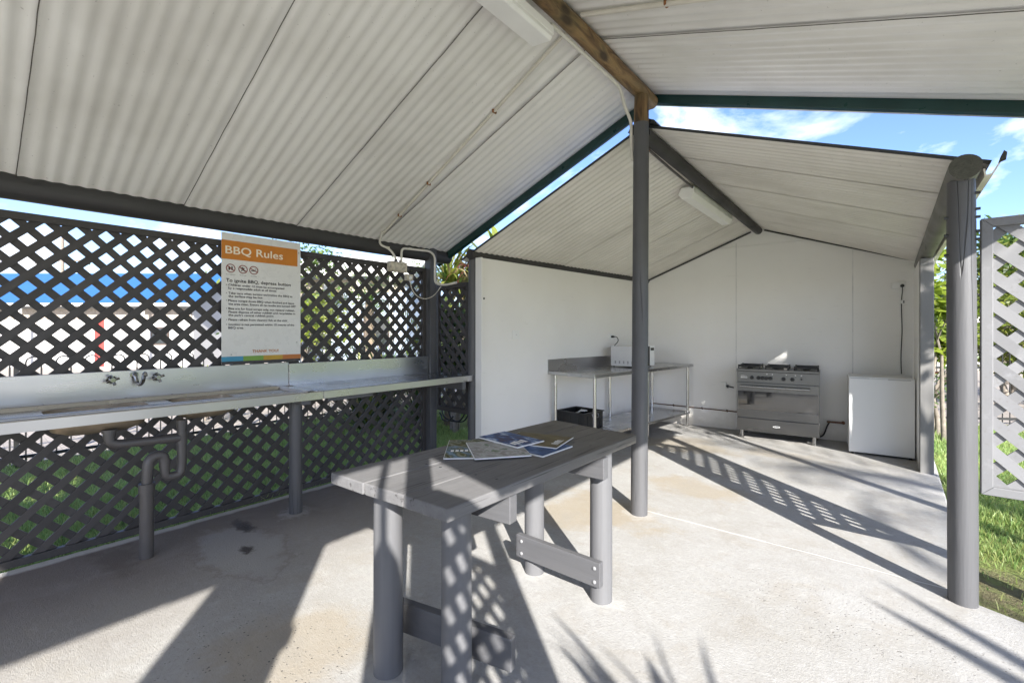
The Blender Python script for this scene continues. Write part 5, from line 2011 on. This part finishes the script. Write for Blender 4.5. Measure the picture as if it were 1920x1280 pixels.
# behind the right half of the left lattice: strap leaved clumps, bromeliads, a yellow shrub
strap_plant('flax_plant', 'dark strap leaved clump behind the lattice right of the bench post', (-5.9, 3.75, -0.05), 110, 1.5, 0.05, [LD, LY, LSW], 11, group='strap leaved plants behind the lattice', upright=0.9)
strap_plant('flax_plant', 'straw streaked strap leaved clump nearest the fence behind the prep bench', (-6.3, 4.4, -0.05), 110, 1.6, 0.05, [LD, LSW, LG], 12, group='strap leaved plants behind the lattice', upright=0.9)
strap_plant('flax_plant', 'tall strap leaved clump behind the lattice corner post', (-5.6, 4.6, -0.05), 120, 1.5, 0.055, [LG, LSW, LD], 13, group='strap leaved plants behind the lattice', upright=1.0)
strap_plant('cordyline_plant', 'tall stemmed cordyline rising above the small lattice panel', (-5.15, 4.75, -0.05), 120, 1.0, 0.06, [LY, LSW, LG], 14, stem=2.15, upright=0.5, droop=0.8)
strap_plant('cordyline_plant', 'bronze leaved cordyline beside the white wall post', (-4.85, 4.95, -0.05), 60, 0.6, 0.055, [LR, LSW], 15, stem=2.35, upright=0.4, droop=0.9)
strap_plant('cordyline_plant', 'straw and green cordyline showing between the lattice top and roof edge', (-5.6, 5.5, -0.05), 110, 1.2, 0.07, [LSW, LY, LG], 16, stem=2.0, upright=0.6, droop=0.7)
strap_plant('banana_plant', 'broad pale leaved plant rising past the green roof edge', (-5.6, 6.6, -0.05), 26, 1.6, 0.34, [LY, LL], 17, stem=2.2, upright=0.9, droop=0.55)
leafy_tree('garden_shrub', 'yellow green shrub beyond the fence just right of the rules sign', 'shrub', (-8.6, 4.2, -0.05), 1.5, (0.9, 1.0, 1.0), 2600, 0.11, [LY, LL, LG], 21, 0.04, trunks=3)
leafy_tree('garden_shrub', 'low yellow green shrub at the fence behind the sink taps', 'shrub', (-8.4, 2.6, -0.05), 0.45, (0.4, 0.5, 0.35), 700, 0.09, [LY, LL], 22, 0.02, trunks=3)
leafy_tree('garden_tree', 'leafy tree behind the blue roof, seen through the lattice left of the sign', 'tree', tuple(cam_xy(27, -17.5, -0.05)), 3.6, (3.2, 3.2, 1.6), 3000, 0.30, [LY, LG], 23, 0.2)
leafy_tree('garden_tree', 'tall leafy tree beyond the fence right of the sign', 'tree', tuple(cam_xy(13.5, -6.6, -0.05)), 2.6, (1.2, 1.2, 1.6), 2600, 0.16, [LG, LY], 24, 0.12)
palm('palm beyond the fence behind the prep bench', tuple(cam_xy(11.5, -3.6, -0.05)), 2.2, 16, 1.9, 25, [LG, LY, LSW])
leafy_tree('garden_tree', 'bushy tree filling the gap behind the small lattice panel', 'tree', (-6.2, 8.3, -0.05), 1.9, (1.2, 1.2, 1.3), 2600, 0.14, [LG, LY, LD], 26, 0.09)
leafy_tree('garden_shrub', 'dark leafy shrub close behind the small lattice panel', 'shrub', (-4.65, 4.5, -0.05), 1.15, (0.5, 0.45, 0.8), 2600, 0.13, [LD, LG, LY], 27, 0.04, trunks=3)
# right side
leafy_tree('garden_shrub', 'lime leaved shrub in the gap between the square post and round post', 'shrub', (0.50, 8.1, -0.05), 1.85, (0.35, 0.45, 0.85), 1100, 0.16, [LL, LY], 31, 0.03, trunks=3)
leafy_tree('bare_shrub', 'sparse twiggy shrub with grey stems below the lime leaves', 'shrub', (0.50, 8.5, -0.05), 0.85, (0.35, 0.4, 0.5), 260, 0.08, [LG, LR], 32, 0.035, trunks=6, clumps=24)
leafy_tree('hedge_shrub', 'yellow green shrub seen through the middle of the right hand lattice', 'shrub', (1.75, 12.4, -0.05), 1.55, (1.1, 1.0, 1.35), 7000, 0.13, [LY, LG, LD], 33, 0.06, trunks=3, clumps=22)
leafy_tree('hedge_shrub', 'dense olive shrub beyond the right hand fence', 'shrub', (3.2, 13.6, -0.05), 1.5, (1.3, 1.2, 1.3), 6000, 0.13, [LG, LY], 34, 0.06, trunks=3, clumps=20)
leafy_tree('garden_tree', 'blue green tree top showing in the upper right lattice openings', 'tree', (2.6, 18, -0.05), 2.9, (1.8, 1.6, 1.2), 4500, 0.2, [LG, LD], 35, 0.15)
# planting outside the picture on the sunny side: throws the frond shadows on the floor
palm('tall palm on the sunny side whose fronds shade the kitchen floor', (8.6, -1.6, -0.05), 5.9, 13, 2.6, 41, [LG, LY], lean=(0.3, 0.2))
palm('slim palm just outside the right hand lattice panel', (2.25, 3.32, -0.05), 3.8, 14, 1.35, 42, [LG, LY], trunk_r=0.05)
strap_plant('strelitzia_plant', 'upright broad leaved plant outside the open side near the table', (2.0, -0.50, -0.05), 26, 0.85, 0.085, [LG, LD], 43, droop=0.45, upright=0.85, stem=1.45)
leafy_tree('garden_tree', 'added unseen round headed tree keeping sun off the kitchen back wall', 'tree', (3.2, 3.65, -0.05), 3.9, (0.75, 0.7, 0.75), 3200, 0.13, [LG, LD], 45, 0.05)  # added out of view, crown placed to block a sun patch above the cooker
strap_plant('strelitzia_plant', 'stemmed broad leaved plant outside the open side by the right hand post', (5.0, -0.95, -0.05), 13, 1.0, 0.24, [LG, LD], 44, droop=0.35, upright=0.7, stem=2.5)

# ================================================================ CAMERA, SUN, SKY
cam = bpy.data.cameras.new('camera')
co = bpy.data.objects.new('camera', cam)
COL.objects.link(co)
co.location = (0, 0, 1.37)
co.rotation_euler = (radians(90), 0, 0.686)
cam.lens = 16.0
cam.sensor_width = 36.0
cam.sensor_fit = 'HORIZONTAL'
cam.shift_y = -18.5 / 1920
cam.clip_start = 0.05
cam.clip_end = 2000
scene.camera = co

ELEV = radians(29)
to_sun = V((0.778 * cos(ELEV), -0.628 * cos(ELEV), sin(ELEV)))
sun = bpy.data.lights.new('sun', 'SUN')
sun.energy = 4.4
sun.angle = radians(0.53)
sun.color = (1.0, 0.965, 0.91)
so = bpy.data.objects.new('sun', sun)
COL.objects.link(so)
so.rotation_euler = to_sun.to_track_quat('Z', 'Y').to_euler()
so.location = (6, -5, 8)

w = bpy.data.worlds.new('World')
scene.world = w
w.use_nodes = True
nt = w.node_tree
bg = nt.nodes['Background']
sky = nt.nodes.new('ShaderNodeTexSky')
sky.sky_type = 'NISHITA'
sky.sun_disc = False
sky.sun_elevation = ELEV
sky.sun_rotation = atan2(0.778, -0.628)
sky.air_density = 1.0
sky.dust_density = 0.6
sky.ozone_density = 1.5
tc = nt.nodes.new('ShaderNodeTexCoord')
mp = nt.nodes.new('ShaderNodeMapping')
mp.inputs['Scale'].default_value = (2.2, 2.2, 5.0)
mp.inputs['Location'].default_value = (0.35, 0.1, 0.0)
nt.links.new(tc.outputs['Generated'], mp.inputs[0])
nz = nt.nodes.new('ShaderNodeTexNoise')
nz.inputs['Scale'].default_value = 1.5
nz.inputs['Detail'].default_value = 9
nz.inputs['Roughness'].default_value = 0.58
nz.inputs['Distortion'].default_value = 0.35
nt.links.new(mp.outputs[0], nz.inputs['Vector'])
rp = nt.nodes.new('ShaderNodeValToRGB')
rp.color_ramp.elements[0].position = 0.50
rp.color_ramp.elements[1].position = 0.68
nt.links.new(nz.outputs[0], rp.inputs[0])
mx = nt.nodes.new('ShaderNodeMix')
mx.data_type = 'RGBA'
nt.links.new(rp.outputs[0], mx.inputs[0])
tint = nt.nodes.new('ShaderNodeMix')
tint.data_type = 'RGBA'
tint.blend_type = 'MULTIPLY'
tint.inputs[0].default_value = 1.0
tint.inputs[7].default_value = (0.66, 0.74, 1.0, 1)
nt.links.new(sky.outputs[0], tint.inputs[6])
nt.links.new(tint.outputs[2], mx.inputs[6])
mx.inputs[7].default_value = (6.2, 6.4, 6.8, 1)
nt.links.new(mx.outputs[2], bg.inputs[0])
bg.inputs[1].default_value = 0.10

vs_ = scene.view_settings
vs_.view_transform = 'Standard'
vs_.look = 'None'
vs_.exposure = 1.78
vs_.gamma = 1.0
vs_.use_curve_mapping = False
scene.cycles.max_bounces = 10
scene.cycles.diffuse_bounces = 6
scene.cycles.glossy_bounces = 4
scene.cycles.caustics_reflective = True
scene.cycles.blur_glossy = 0.6
scene.cycles.caustics_refractive = False
